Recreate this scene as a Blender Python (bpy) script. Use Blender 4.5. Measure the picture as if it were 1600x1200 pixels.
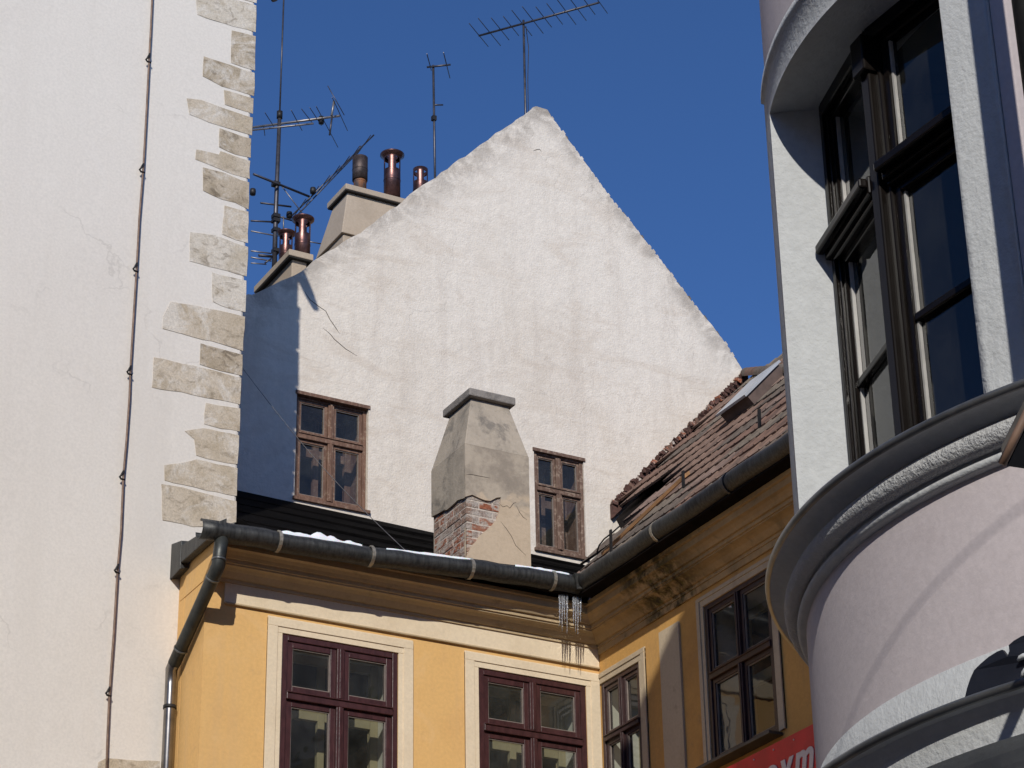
import bpy, bmesh, math, random
from mathutils import Vector, Matrix
from mathutils.geometry import tessellate_polygon
random.seed(11)
for o in list(bpy.data.objects): bpy.data.objects.remove(o, do_unlink=True)
scene = bpy.context.scene
COL = scene.collection
rad = math.radians
# ------------------------------------------------------------------ camera
F_PX, YAW, PITCH, ROLL = 3846.5, rad(29.2), rad(26.6), rad(-1.05)
CAM = Vector((0, 0, 1.6))
_fh = Vector((math.sin(YAW), math.cos(YAW), 0)); _up = Vector((0, 0, 1)); _rt = Vector((math.cos(YAW), -math.sin(YAW), 0))
FWD = _fh*math.cos(PITCH) + _up*math.sin(PITCH)
_u0 = -_fh*math.sin(PITCH) + _up*math.cos(PITCH)
RGT = _rt*math.cos(ROLL) + _u0*math.sin(ROLL)
UPV = -_rt*math.sin(ROLL) + _u0*math.cos(ROLL)
cd = bpy.data.cameras.new('camera'); cam = bpy.data.objects.new('camera', cd); COL.objects.link(cam)
m = Matrix((RGT, UPV, -FWD)).transposed().to_4x4(); m.translation = CAM; cam.matrix_world = m
cd.sensor_fit = 'HORIZONTAL'; cd.sensor_width = 36; cd.lens = 36*F_PX/1600; cd.clip_start = .1; cd.clip_end = 3000
scene.camera = cam
# ------------------------------------------------------------------ sky, sun, exposure
SUN_AZ, SUN_EL = 212.5, 29.0          # compass bearing of the sun from +Y towards +X, elevation
w = bpy.data.worlds.new('World'); scene.world = w; w.use_nodes = True
wn = w.node_tree; wn.nodes.clear()
sky = wn.nodes.new('ShaderNodeTexSky'); sky.sky_type = 'NISHITA'; sky.sun_disc = False
sky.sun_elevation = rad(SUN_EL); sky.sun_rotation = rad(SUN_AZ)
sky.altitude = 3300; sky.air_density = 1.0; sky.dust_density = 1.2; sky.ozone_density = 10.0
bg = wn.nodes.new('ShaderNodeBackground'); bg.inputs[1].default_value = 0.13
wo = wn.nodes.new('ShaderNodeOutputWorld')
wn.links.new(sky.outputs[0], bg.inputs[0]); wn.links.new(bg.outputs[0], wo.inputs[0])
sd = bpy.data.lights.new('sun', 'SUN'); sd.energy = 3.7; sd.angle = rad(.53); sd.color = (1, .95, .87)
so = bpy.data.objects.new('sun', sd); COL.objects.link(so)
SUN = Vector((math.sin(rad(SUN_AZ))*math.cos(rad(SUN_EL)), math.cos(rad(SUN_AZ))*math.cos(rad(SUN_EL)), math.sin(rad(SUN_EL))))
so.rotation_euler = SUN.to_track_quat('Z', 'Y').to_euler(); so.location = SUN*60
vs = scene.view_settings; vs.view_transform = 'Standard'; vs.look = 'None'; vs.exposure = 0; vs.gamma = 1; vs.use_curve_mapping = False
# ------------------------------------------------------------------ survey helpers (photo sight lines meet known planes)
def ray(x, y): return (FWD + RGT*((x-800)/F_PX) - UPV*((y-600)/F_PX)).normalized()
def atY(x, y, Y): d = ray(x, y); return CAM + d*((Y-CAM.y)/d.y)
def atX(x, y, X): d = ray(x, y); return CAM + d*((X-CAM.x)/d.x)
def atZ(x, y, Z): d = ray(x, y); return CAM + d*((Z-CAM.z)/d.z)
def atPlane(x, y, p0, n): d = ray(x, y); return CAM + d*((p0-CAM).dot(n)/d.dot(n))
# ------------------------------------------------------------------ mesh builder
class MB:
    def __init__(s): s.v = []; s.f = []; s.sm = []
    def add(s, vs, fs, smooth=False):
        b = len(s.v); s.v += [tuple(x) for x in vs]; s.f += [tuple(i+b for i in f) for f in fs]; s.sm += [smooth]*len(fs); return s
    def box(s, x0, x1, y0, y1, z0, z1):
        return s.add([(x0,y0,z0),(x1,y0,z0),(x1,y1,z0),(x0,y1,z0),(x0,y0,z1),(x1,y0,z1),(x1,y1,z1),(x0,y1,z1)],
                     [(0,3,2,1),(4,5,6,7),(0,1,5,4),(1,2,6,5),(2,3,7,6),(3,0,4,7)])
    def hexa(s, bot, top):
        n = len(bot)
        return s.add(list(bot)+list(top), [tuple(range(n-1,-1,-1)), tuple(range(n,2*n))]+[(i,(i+1)%n,n+(i+1)%n,n+i) for i in range(n)])
    def obox(s, c, ax, ay, az):   # centre and three half axes
        c, ax, ay, az = Vector(c), Vector(ax), Vector(ay), Vector(az)
        b = [c-ax-ay-az, c+ax-ay-az, c+ax+ay-az, c-ax+ay-az]; return s.hexa(b, [p+az*2 for p in b])
    def tube(s, pts, r, n=8, cap=True, smooth=True):
        pts = [Vector(p) for p in pts]; R = r if isinstance(r, (list, tuple)) else [r]*len(pts)
        vs = []; prev = None
        for i, p in enumerate(pts):
            a = pts[max(i-1,0)]; b = pts[min(i+1,len(pts)-1)]; t = (b-a).normalized()
            if prev is None: ref = Vector((0,0,1)) if abs(t.z) < .9 else Vector((1,0,0)); x = t.cross(ref).normalized()
            else: x = (prev - t*prev.dot(t)).normalized()
            prev = x; y = t.cross(x)
            vs += [p + (x*math.cos(2*math.pi*k/n) + y*math.sin(2*math.pi*k/n))*R[i] for k in range(n)]
        fs = [(i*n+k, i*n+(k+1)%n, (i+1)*n+(k+1)%n, (i+1)*n+k) for i in range(len(pts)-1) for k in range(n)]
        s.add(vs, fs, smooth)
        if cap: s.add(vs[:n], [tuple(range(n-1,-1,-1))]); s.add(vs[-n:], [tuple(range(n))])
        return s
    def lathe(s, c, prof, b0, b1, step=2.0, smooth=True, caps=False):   # bearings from +Y towards +X, profile of (radius, z)
        n = max(1, int(round(abs(b1-b0)/step))); k = len(prof); vs = []
        for i in range(n+1):
            b = rad(b0+(b1-b0)*i/n)
            vs += [(c[0]+r*math.sin(b), c[1]+r*math.cos(b), z) for r, z in prof]
        fs = [(i*k+j, i*k+j+1, (i+1)*k+j+1, (i+1)*k+j) for i in range(n) for j in range(k-1)]
        return s.add(vs, fs, smooth)
    def extr(s, prof, a, b, smooth=False, closed=True, caps=True):  # prof: callable point list at each end
        n = len(a); s.add(list(a)+list(b), [(i,(i+1)%n,n+(i+1)%n,n+i) for i in range(n if closed else n-1)], smooth)
        if caps and closed: s.add(a, [tuple(range(n-1,-1,-1))]); s.add(b, [tuple(range(n))])
        return s
    def build(s, name, mat, parent=None, bevel=0):
        me = bpy.data.meshes.new(name); me.from_pydata(s.v, [], s.f)
        bm = bmesh.new(); bm.from_mesh(me); bm.faces.ensure_lookup_table()
        for f, q in zip(bm.faces, s.sm): f.smooth = q
        bmesh.ops.remove_doubles(bm, verts=bm.verts, dist=1e-5)
        bmesh.ops.recalc_face_normals(bm, faces=bm.faces); bm.to_mesh(me); bm.free()
        o = bpy.data.objects.new(name, me); COL.objects.link(o)
        if mat: me.materials.append(M[mat] if isinstance(mat, str) else mat)
        if parent: o.parent = parent
        if bevel:
            md = o.modifiers.new('bevel', 'BEVEL'); md.width = bevel; md.segments = 2; md.limit_method = 'ANGLE'; md.angle_limit = rad(40)
        return o
def empty(name, loc=(0,0,0)):
    o = bpy.data.objects.new(name, None); COL.objects.link(o); o.location = (0,0,0); o.empty_display_size = .2; return o
def tag(o, label, cat, group=None, kind=None):
    o['label'] = label; o['category'] = cat
    if group: o['group'] = group
    if kind: o['kind'] = kind
    return o
def holed(outer, holes, mapf, n, thick):
    """wall panel: outline and holes in (u,v), mapped to 3-D by mapf, thickness along -n"""
    mb = MB(); loops = [outer]+holes
    tri = tessellate_polygon([[Vector((p[0], p[1], 0)) for p in l] for l in loops])
    P = [mapf(*p) for l in loops for p in l]; B = [p - n*thick for p in P]; k = len(P)
    mb.add(P+B, [tuple(t) for t in tri]+[tuple(i+k for i in t[::-1]) for t in tri])
    b = 0
    for l in loops:
        q = len(l); mb.add([P[b+i] for i in range(q)]+[B[b+i] for i in range(q)], [(i,(i+1)%q,q+(i+1)%q,q+i) for i in range(q)]); b += q
    return mb
def rect(u0, u1, v0, v1): return [(u0,v0),(u1,v0),(u1,v1),(u0,v1)]
# ------------------------------------------------------------------ materials
M = {}
class NT:
    def __init__(s, name):
        s.m = bpy.data.materials.new(name); s.m.use_nodes = True; s.t = s.m.node_tree; s.t.nodes.clear()
        s.out = s.n('OutputMaterial'); s.p = s.n('BsdfPrincipled'); s.l(s.p.outputs[0], s.out.inputs[0])
        s.pos = s.n('NewGeometry').outputs['Position']; M[name] = s.m
    def n(s, t): return s.t.nodes.new('ShaderNode'+t)
    def l(s, a, b): s.t.links.new(a, b)
    def noise(s, scale, detail=4, rough=.55, stretch=None, dist=0):
        x = s.n('TexNoise'); x.inputs['Scale'].default_value = scale; x.inputs['Detail'].default_value = detail
        x.inputs['Roughness'].default_value = rough; x.inputs['Distortion'].default_value = dist
        if stretch:
            v = s.n('VectorMath'); v.operation = 'MULTIPLY'; v.inputs[1].default_value = stretch; s.l(s.pos, v.inputs[0]); s.l(v.outputs[0], x.inputs['Vector'])
        else: s.l(s.pos, x.inputs['Vector'])
        return x.outputs['Fac']
    def ramp(s, f, a, b, lo=0, hi=1):
        x = s.n('MapRange'); x.inputs[1].default_value = a; x.inputs[2].default_value = b; x.inputs[3].default_value = lo; x.inputs[4].default_value = hi
        x.interpolation_type = 'SMOOTHSTEP'; s.l(f, x.inputs[0]); return x.outputs[0]
    def math(s, op, a, b=None):
        x = s.n('Math'); x.operation = op
        for i, q in enumerate((a, b)):
            if q is None: continue
            if isinstance(q, (int, float)): x.inputs[i].default_value = q
            else: s.l(q, x.inputs[i])
        return x.outputs[0]
    def mix(s, f, a, b, mode='MIX'):
        x = s.n('Mix'); x.data_type = 'RGBA'; x.blend_type = mode
        for i, q in ((0, f), (6, a), (7, b)):
            if isinstance(q, (int, float)): x.inputs[i].default_value = q
            elif isinstance(q, tuple): x.inputs[i].default_value = (*q, 1)
            else: s.l(q, x.inputs[i])
        return x.outputs[2]
    def col(s, c):
        if isinstance(c, tuple): s.p.inputs['Base Color'].default_value = (*c, 1)
        else: s.l(c, s.p.inputs['Base Color'])
    def rough(s, r):
        if isinstance(r, (int, float)): s.p.inputs['Roughness'].default_value = r
        else: s.l(r, s.p.inputs['Roughness'])
    def bump(s, h, strength=.4, dist=.01):
        x = s.n('Bump'); x.inputs['Strength'].default_value = strength; x.inputs['Distance'].default_value = dist
        s.l(h, x.inputs['Height']); s.l(x.outputs[0], s.p.inputs['Normal'])
    def sep(s):
        x = s.n('SeparateXYZ'); s.l(s.pos, x.inputs[0]); return x.outputs
def plaster(name, base, stain, amt=.5, sc=1.2, grain=60, bump=.35, bd=.006, dirt=None, crack=0, streak=0, rough=.9):
    t = NT(name)
    f = t.ramp(t.noise(sc, 6, .6, dist=.4), .45, .75, 0, amt)
    c = t.mix(f, base, stain)
    if streak:
        g = t.ramp(t.noise(2.2, 5, .6, (1.6, 1.6, .22)), .5, .78, 0, streak); c = t.mix(g, c, dirt or stain)
    if dirt:
        g = t.ramp(t.noise(sc*4.3, 5, .65), .56, .8, 0, amt*.8); c = t.mix(g, c, dirt)
    fine = t.ramp(t.noise(grain*.5, 3, .6), .2, .8, .93, 1.05)
    c = t.mix(1.0, c, fine, 'MULTIPLY')
    h = t.math('ADD', t.math('MULTIPLY', t.noise(grain, 3, .6), .5), t.noise(grain*.12, 4, .6))
    if crack:
        v = t.n('TexVoronoi'); v.feature = 'DISTANCE_TO_EDGE'; v.inputs['Scale'].default_value = .8
        wv = t.n('VectorMath'); wv.operation = 'ADD'; nn = t.n('TexNoise'); nn.inputs['Scale'].default_value = 3; nn.inputs['Detail'].default_value = 5
        t.l(t.pos, nn.inputs['Vector'])
        sc2 = t.n('VectorMath'); sc2.operation = 'SCALE'; sc2.inputs['Scale'].default_value = .6; t.l(nn.outputs['Color'], sc2.inputs[0])
        t.l(t.pos, wv.inputs[0]); t.l(sc2.outputs[0], wv.inputs[1]); t.l(wv.outputs[0], v.inputs['Vector'])
        k = t.ramp(v.outputs['Distance'], .0, .012, 1, 0)
        k = t.math('MULTIPLY', k, t.ramp(t.noise(.7, 3), .5, .6, 0, crack))
        c = t.mix(k, c, (.22, .19, .16)); h = t.math('SUBTRACT', h, t.math('MULTIPLY', k, 1.0))
    t.col(c); t.rough(rough); t.bump(h, bump, bd); t.p.inputs['Specular IOR Level'].default_value = .2
    return t
def simple(name, c, rough=.5, metal=0, var=.25, sc=8, bump=0, stretch=None, spec=.5):
    t = NT(name); f = t.ramp(t.noise(sc, 5, .6, stretch), .3, .75)
    t.col(t.mix(f, c, tuple(x*(1-var) for x in c))); t.rough(rough); t.p.inputs['Metallic'].default_value = metal
    t.p.inputs['Specular IOR Level'].default_value = spec
    if bump: t.bump(t.noise(sc*5, 4, .6, stretch), bump, .004)
    return t
t = plaster('tower_plaster', (.71, .66, .59), (.655, .605, .54), .7, .45, 90, .3, .005, crack=.2)
_b = t.p.inputs['Base Color'].links[0].from_socket
_b = t.mix(t.ramp(t.noise(1.4, 6, .6, (1.5, 1.5, .13), .3), .50, .72, 0, .35), _b, (.60, .55, .485))
_b = t.mix(t.ramp(t.noise(2.3, 6, .7, dist=.9), .56, .70, 0, .3), _b, (.745, .70, .635))
_b = t.mix(t.ramp(t.noise(120, 2, .5), .74, .78, 0, .5), _b, (.36, .32, .27))
t.col(_b)
def stone(name, base, mid, dark, k):
    t = NT(name); c = t.mix(t.ramp(t.noise(3.2, 6, .65, dist=.6), .38, .62, 0, .95), base, mid)
    c = t.mix(t.ramp(t.noise(7, 7, .7, (1, 1, 1.5), .8), .50, .66, 0, k), c, dark)
    c = t.mix(t.ramp(t.noise(3.0, 6, .75, dist=.8), .47, .64, 0, .75), c, (.685, .635, .56))
    c = t.mix(1.0, c, t.ramp(t.noise(70, 3), .25, .75, .85, 1.1), 'MULTIPLY'); t.col(c); t.rough(.95); t.p.inputs['Specular IOR Level'].default_value = .15
    t.bump(t.math('ADD', t.noise(18, 6, .7), t.math('MULTIPLY', t.noise(70, 3), .4)), .5, .012)
stone('tower_stone_a', (.49, .41, .31), (.37, .30, .21), (.17, .135, .095), .8)
stone('tower_stone_b', (.56, .48, .375), (.47, .39, .285), (.26, .21, .15), .6)
stone('tower_stone_c', (.63, .57, .48), (.49, .42, .32), (.24, .195, .145), .7)
t = plaster('gable_plaster', (.72, .655, .57), (.62, .545, .455), .7, .9, 45, .75, .016, dirt=(.53, .46, .385), crack=.13, streak=.3)
_o = t.sep(); _b = t.p.inputs['Base Color'].links[0].from_socket
_b = t.mix(t.ramp(t.noise(1.7, 6, .7, (.5, .5, 1.6), 1.0), .48, .66, 0, .42), _b, (.56, .475, .385))
_b = t.mix(t.ramp(t.noise(2.6, 6, .65, (1.6, 1.6, .16), .3), .50, .70, 0, .24), _b, (.50, .435, .37))
# grime washed down from the two verges
_dl = t.math('SUBTRACT', t.math('ADD', t.math('MULTIPLY', _o[0], .973), 5.394), _o[2]); _dr = t.math('SUBTRACT', t.math('ADD', t.math('MULTIPLY', _o[0], -1.127), 30.06), _o[2])
for _d, _w, _a in ((_dl, .6, .6), (_dr, .45, .6)):
    _k = t.math('MULTIPLY', t.ramp(_d, .02, _w, 1, 0), t.ramp(t.noise(4.5, 6, .7, dist=.7), .36, .62, 0, _a)); _b = t.mix(_k, _b, (.27, .235, .20))
t.col(_b)
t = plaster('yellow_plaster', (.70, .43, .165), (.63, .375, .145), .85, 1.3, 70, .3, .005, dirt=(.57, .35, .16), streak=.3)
_b = t.p.inputs['Base Color'].links[0].from_socket
_b = t.mix(t.ramp(t.noise(1.9, 6, .6, (2.2, 2.2, .12), .3), .48, .70, 0, .55), _b, (.60, .40, .20))
_b = t.mix(t.ramp(t.noise(1.6, 6, .7, dist=.8), .54, .70, 0, .5), _b, (.72, .47, .22))
t.col(t.mix(t.ramp(t.noise(110, 2, .5), .72, .77, 0, .45), _b, (.36, .22, .09)))
plaster('wing_plaster_shaded', (.55, .31, .095), (.44, .24, .08), .9, 1.6, 70, .4, .006, dirt=(.30, .20, .11), streak=.5)  # yellow of the wing darkened to deepen its shade
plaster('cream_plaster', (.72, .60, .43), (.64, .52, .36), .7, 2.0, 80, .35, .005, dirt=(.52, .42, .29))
plaster('wing_cream_shaded', (.50, .41, .285), (.42, .335, .225), .8, 2.2, 80, .4, .006, dirt=(.30, .24, .165), streak=.4)  # darker copy of the cream, with the wing's shade in its colour
plaster('cornice_paint', (.47, .36, .22), (.37, .28, .165), .8, 2.0, 70, .3, .005, dirt=(.19, .15, .10))
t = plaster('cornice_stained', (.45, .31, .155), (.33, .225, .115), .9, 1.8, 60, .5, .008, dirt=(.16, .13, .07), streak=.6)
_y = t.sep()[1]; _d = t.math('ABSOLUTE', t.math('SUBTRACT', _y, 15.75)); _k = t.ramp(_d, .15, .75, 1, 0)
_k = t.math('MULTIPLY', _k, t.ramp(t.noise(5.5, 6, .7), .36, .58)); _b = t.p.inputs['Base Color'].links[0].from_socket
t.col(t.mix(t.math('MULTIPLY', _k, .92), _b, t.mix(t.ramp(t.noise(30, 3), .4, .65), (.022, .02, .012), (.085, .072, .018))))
t = plaster('chimney_render', (.42, .36, .285), (.31, .265, .21), .9, 3.2, 60, .6, .01, dirt=(.20, .175, .145), streak=.55, crack=.2)
_b = t.p.inputs['Base Color'].links[0].from_socket
t.col(t.mix(t.ramp(t.noise(3.6, 6, .7, dist=.5), .50, .66, 0, .75), _b, (.16, .145, .125)))
t = plaster('chimney_tan', (.52, .415, .30), (.45, .355, .25), .9, 4, 60, .5, .008, dirt=(.36, .29, .21), crack=.35)
_b = t.p.inputs['Base Color'].links[0].from_socket; _z = t.math('ADD', t.sep()[2], t.ramp(t.noise(5, 5), .3, .7, -.07, .07))
t.col(t.mix(t.ramp(_z, 10.44, 10.52, 0, .9), _b, t.mix(t.ramp(t.noise(3.5, 6, .7), .4, .65), (.42, .36, .285), (.25, .215, .175))))
plaster('chimney_mortar', (.56, .49, .42), (.46, .40, .34), .9, 9, 60, .9, .02)
plaster('big_chimney_render', (.42, .345, .265), (.35, .285, .215), .7, 3, 60, .4, .006, dirt=(.33, .27, .21))
plaster('concrete', (.26, .235, .21), (.17, .155, .14), .9, 8, 90, .8, .012, dirt=(.12, .11, .10))
plaster('oriel_white', (.49, .505, .505), (.44, .455, .46), .6, 2.2, 55, .8, .010, dirt=(.40, .405, .41), rough=.85)
plaster('oriel_stucco', (.45, .455, .455), (.38, .39, .395), .7, 4, 90, 1.0, .022, dirt=(.33, .33, .335), rough=.9)
plaster('oriel_pink', (.545, .49, .495), (.48, .43, .437), .6, 1.6, 80, .35, .004, dirt=(.46, .405, .41))
plaster('reveal_white', (.76, .74, .69), (.70, .68, .62), .5, 5, 80, .1, .002)
plaster('inner_cream', (.44, .38, .25), (.37, .31, .2), .5, 5, 80, .1, .002)
simple('room_dark', (.055, .05, .045), .9)
for i, c in enumerate([(.44, .15, .075), (.46, .20, .12), (.45, .25, .18), (.42, .27, .20), (.47, .37, .31)]):
    t = NT('brick_%s' % 'abcde'[i]); q = t.mix(t.ramp(t.noise(20, 5, .6), .3, .75), c, tuple(x*.6 for x in c))
    q = t.mix(t.ramp(t.noise(11, 6, .7, (1, 1, 1.6), .5), .46, .58, 0, .9), q, (.54, .475, .41)); t.col(q); t.rough(.95); t.bump(t.noise(40, 6, .75), 1.0, .03)
for i, c in enumerate([(.19, .115, .085), (.215, .14, .105), (.18, .145, .112), (.23, .16, .128), (.14, .11, .088)]):
    simple('tile_%s' % 'abcde'[i], c, .85, var=.45, sc=9, bump=.7, stretch=(1, .5, 1), spec=.25)
simple('tile_fragment', (.12, .058, .045), .95, var=.6, sc=20, bump=.8)
simple('tar_felt', (.0045, .004, .004), .95, var=.6, sc=3, bump=.6, spec=.04)
simple('sheathing', (.012, .009, .008), .95, var=.5, sc=6, bump=.6, spec=.05)
simple('plank_wood', (.50, .27, .12), .8, var=.45, sc=9, bump=.5, stretch=(3, .3, 3))
t = simple('gutter_metal', (.066, .066, .062), .45, .45, var=.65, sc=9, bump=.6, stretch=(5, 5, .5))
simple('pipe_patina', (.062, .066, .061), .45, .5, var=.5, sc=10, bump=.3)
simple('pipe_glossy', (.30, .28, .26), .28, .95, var=.4, sc=6, bump=.05)
simple('strap_metal', (.42, .38, .31), .5, .6, var=.5, sc=30)
simple('dark_iron', (.035, .033, .033), .55, .5, var=.4, sc=20)
simple('aerial_metal', (.11, .105, .115), .45, .7, var=.5, sc=12)
simple('aerial_grey', (.34, .32, .31), .45, .7, var=.5, sc=12)
simple('rusty_cable', (.25, .165, .12), .6, .4, var=.55, sc=14)
simple('copper_flue', (.17, .088, .078), .36, .8, var=.55, sc=9, bump=.3)
t = NT('rusty_flue'); f = t.ramp(t.noise(9, 5, .6, (1, 1, .4)), .42, .6)
t.col(t.mix(f, (.085, .065, .062), (.26, .11, .045))); t.rough(.7); t.p.inputs['Metallic'].default_value = .3; t.bump(t.noise(60), .4, .004)
simple('flue_sleeve', (.10, .075, .068), .55, .6, var=.6, sc=12, bump=.4)
simple('crack_dark', (.10, .085, .07), .95)
simple('near_black', (.02, .018, .016), .95)
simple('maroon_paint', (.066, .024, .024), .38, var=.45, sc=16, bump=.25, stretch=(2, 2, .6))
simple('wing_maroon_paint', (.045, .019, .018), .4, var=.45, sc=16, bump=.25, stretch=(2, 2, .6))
t = NT('old_wood'); f = t.ramp(t.noise(10, 6, .65, (4, 4, .5)), .35, .7); g = t.ramp(t.noise(26, 4, .6), .52, .68)
t.col(t.mix(t.math('MULTIPLY', g, .45), t.mix(f, (.12, .062, .040), (.20, .112, .075)), (.36, .27, .20))); t.rough(.75); t.bump(t.noise(50, 4, .6, (3, 3, .3)), .5, .004)
t = NT('grey_wood'); f = t.ramp(t.noise(10, 6, .65, (4, 4, .5)), .35, .7); g = t.ramp(t.noise(22, 4, .6), .5, .66)
t.col(t.mix(t.math('MULTIPLY', g, .55), t.mix(f, (.105, .060, .042), (.18, .112, .080)), (.38, .29, .22))); t.rough(.8); t.bump(t.noise(50, 4, .6, (3, 3, .3)), .5, .004)
simple('black_paint', (.010, .008, .007), .16, var=.3, sc=10, spec=.3).p.inputs['IOR'].default_value = 1.28
simple('oriel_bead_glint', (.42, .41, .39), .35, var=.2, sc=20)  # pale beads stand in for white highlights along the black casements
simple('glazing_bead', (.24, .20, .17), .5, var=.3, sc=20)
simple('zinc_sheet', (.20, .205, .205), .42, .7, var=.35, sc=7, bump=.2)
simple('zinc_dark', (.085, .085, .085), .5, .4, var=.35, sc=7, bump=.2)
simple('skylight_sheet', (.55, .56, .56), .5, .3, var=.2, sc=5)
simple('skylight_side', (.13, .09, .075), .8, var=.4, sc=10)
simple('red_banner', (.62, .012, .020), .5, var=.3, sc=4, bump=.15)
simple('white_letter', (.62, .55, .53), .6, var=.1)
simple('navy_sheet', (.012, .015, .026), .5, var=.4, sc=6)
simple('lamp_grey', (.11, .10, .09), .5, .4, var=.4)
simple('lamp_wood', (.20, .12, .08), .7, var=.4)
simple('moss', (.075, .065, .018), .95, var=.6, sc=40, bump=.9)
t = NT('snow'); t.col((.80, .82, .85)); t.rough(.6); t.p.inputs['Subsurface Weight'].default_value = .3; t.bump(t.noise(40), .5, .01)
t = NT('ice'); t.col((.9, .94, 1)); t.rough(.08); t.p.inputs['Transmission Weight'].default_value = .85; t.p.inputs['IOR'].default_value = 1.31
plaster('street_plaster', (.60, .52, .42), (.5, .44, .36), .5, .5, 40, .2, .01)
plaster('cobbles', (.28, .255, .225), (.2, .185, .165), .9, 3, 30, .8, .02)
def glass(name, ior, tint, warp=.02, dust=.05):
    t = NT(name); t.t.nodes.remove(t.p)
    tr = t.n('BsdfTransparent'); tr.inputs[0].default_value = (*tint, 1)
    df = t.n('BsdfDiffuse'); df.inputs[0].default_value = (.55, .56, .50, 1)
    gl = t.n('BsdfGlossy'); gl.inputs['Roughness'].default_value = .015; gl.inputs[0].default_value = (1, 1, 1, 1)
    lw = t.n('LayerWeight'); f0 = ((ior-1)/(ior+1))**2
    fr = t.math('ADD', t.math('MULTIPLY', t.math('POWER', lw.outputs['Facing'], 5.0), 1-f0), f0); b = t.n('Bump'); b.inputs['Strength'].default_value = warp; b.inputs['Distance'].default_value = .05
    t.l(t.noise(3.5, 2), b.inputs['Height']); t.l(b.outputs[0], gl.inputs['Normal'])
    m0 = t.n('MixShader'); t.l(t.ramp(t.noise(2.5, 5, .65), .3, .75, dust*.4, dust*1.7), m0.inputs[0]); t.l(tr.outputs[0], m0.inputs[1]); t.l(df.outputs[0], m0.inputs[2])
    mx = t.n('MixShader'); t.l(fr, mx.inputs[0]); t.l(m0.outputs[0], mx.inputs[1]); t.l(gl.outputs[0], mx.inputs[2]); t.l(mx.outputs[0], t.out.inputs[0])
glass('pane_glass', 1.62, (.64, .66, .62), .04, .04)
glass('oriel_glass', 1.62, (.75, .76, .76), .01, .02)
glass('gable_glass', 1.55, (.75, .78, .80), .03, .03)
# ------------------------------------------------------------------ ground
g = MB().add([(-400,-400,0),(400,-400,0),(400,400,0),(-400,400,0)], [(0,1,2,3)]).build('street', 'cobbles'); g['kind'] = 'structure'
def street_house(x0, x1, y0, y1, h, ridge, label, along='y'):
    hs = empty('street_house'); tag(hs, label, 'house')
    MB().box(x0, x1, y0, y1, 0, h).build('wall', 'street_plaster', hs)
    if along == 'y':
        xm = (x0+x1)/2; a = [(x0-.3,y0,h),(x1+.3,y0,h),(xm,y0,ridge)]; b = [(x0-.3,y1,h),(x1+.3,y1,h),(xm,y1,ridge)]
    else:
        ym = (y0+y1)/2; a = [(x0,y0-.3,h),(x0,y1+.3,h),(x0,ym,ridge)]; b = [(x1,y0-.3,h),(x1,y1+.3,h),(x1,ym,ridge)]
    MB().extr(None, a, b).build('roof', 'tile_c', hs)
street_house(-15, -4.5, -22, 3.5, 10.5, 13.0, 'plain house lining the left side of the lane, out of view')
street_house(-15, -4.0, 4.0, 26, 11.0, 13.5, 'plain house next to the white tower, out of view')
street_house(-3.5, 16, -24, -11, 10.5, 13.0, 'plain house closing the lane behind the viewer, out of view', 'x')
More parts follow.
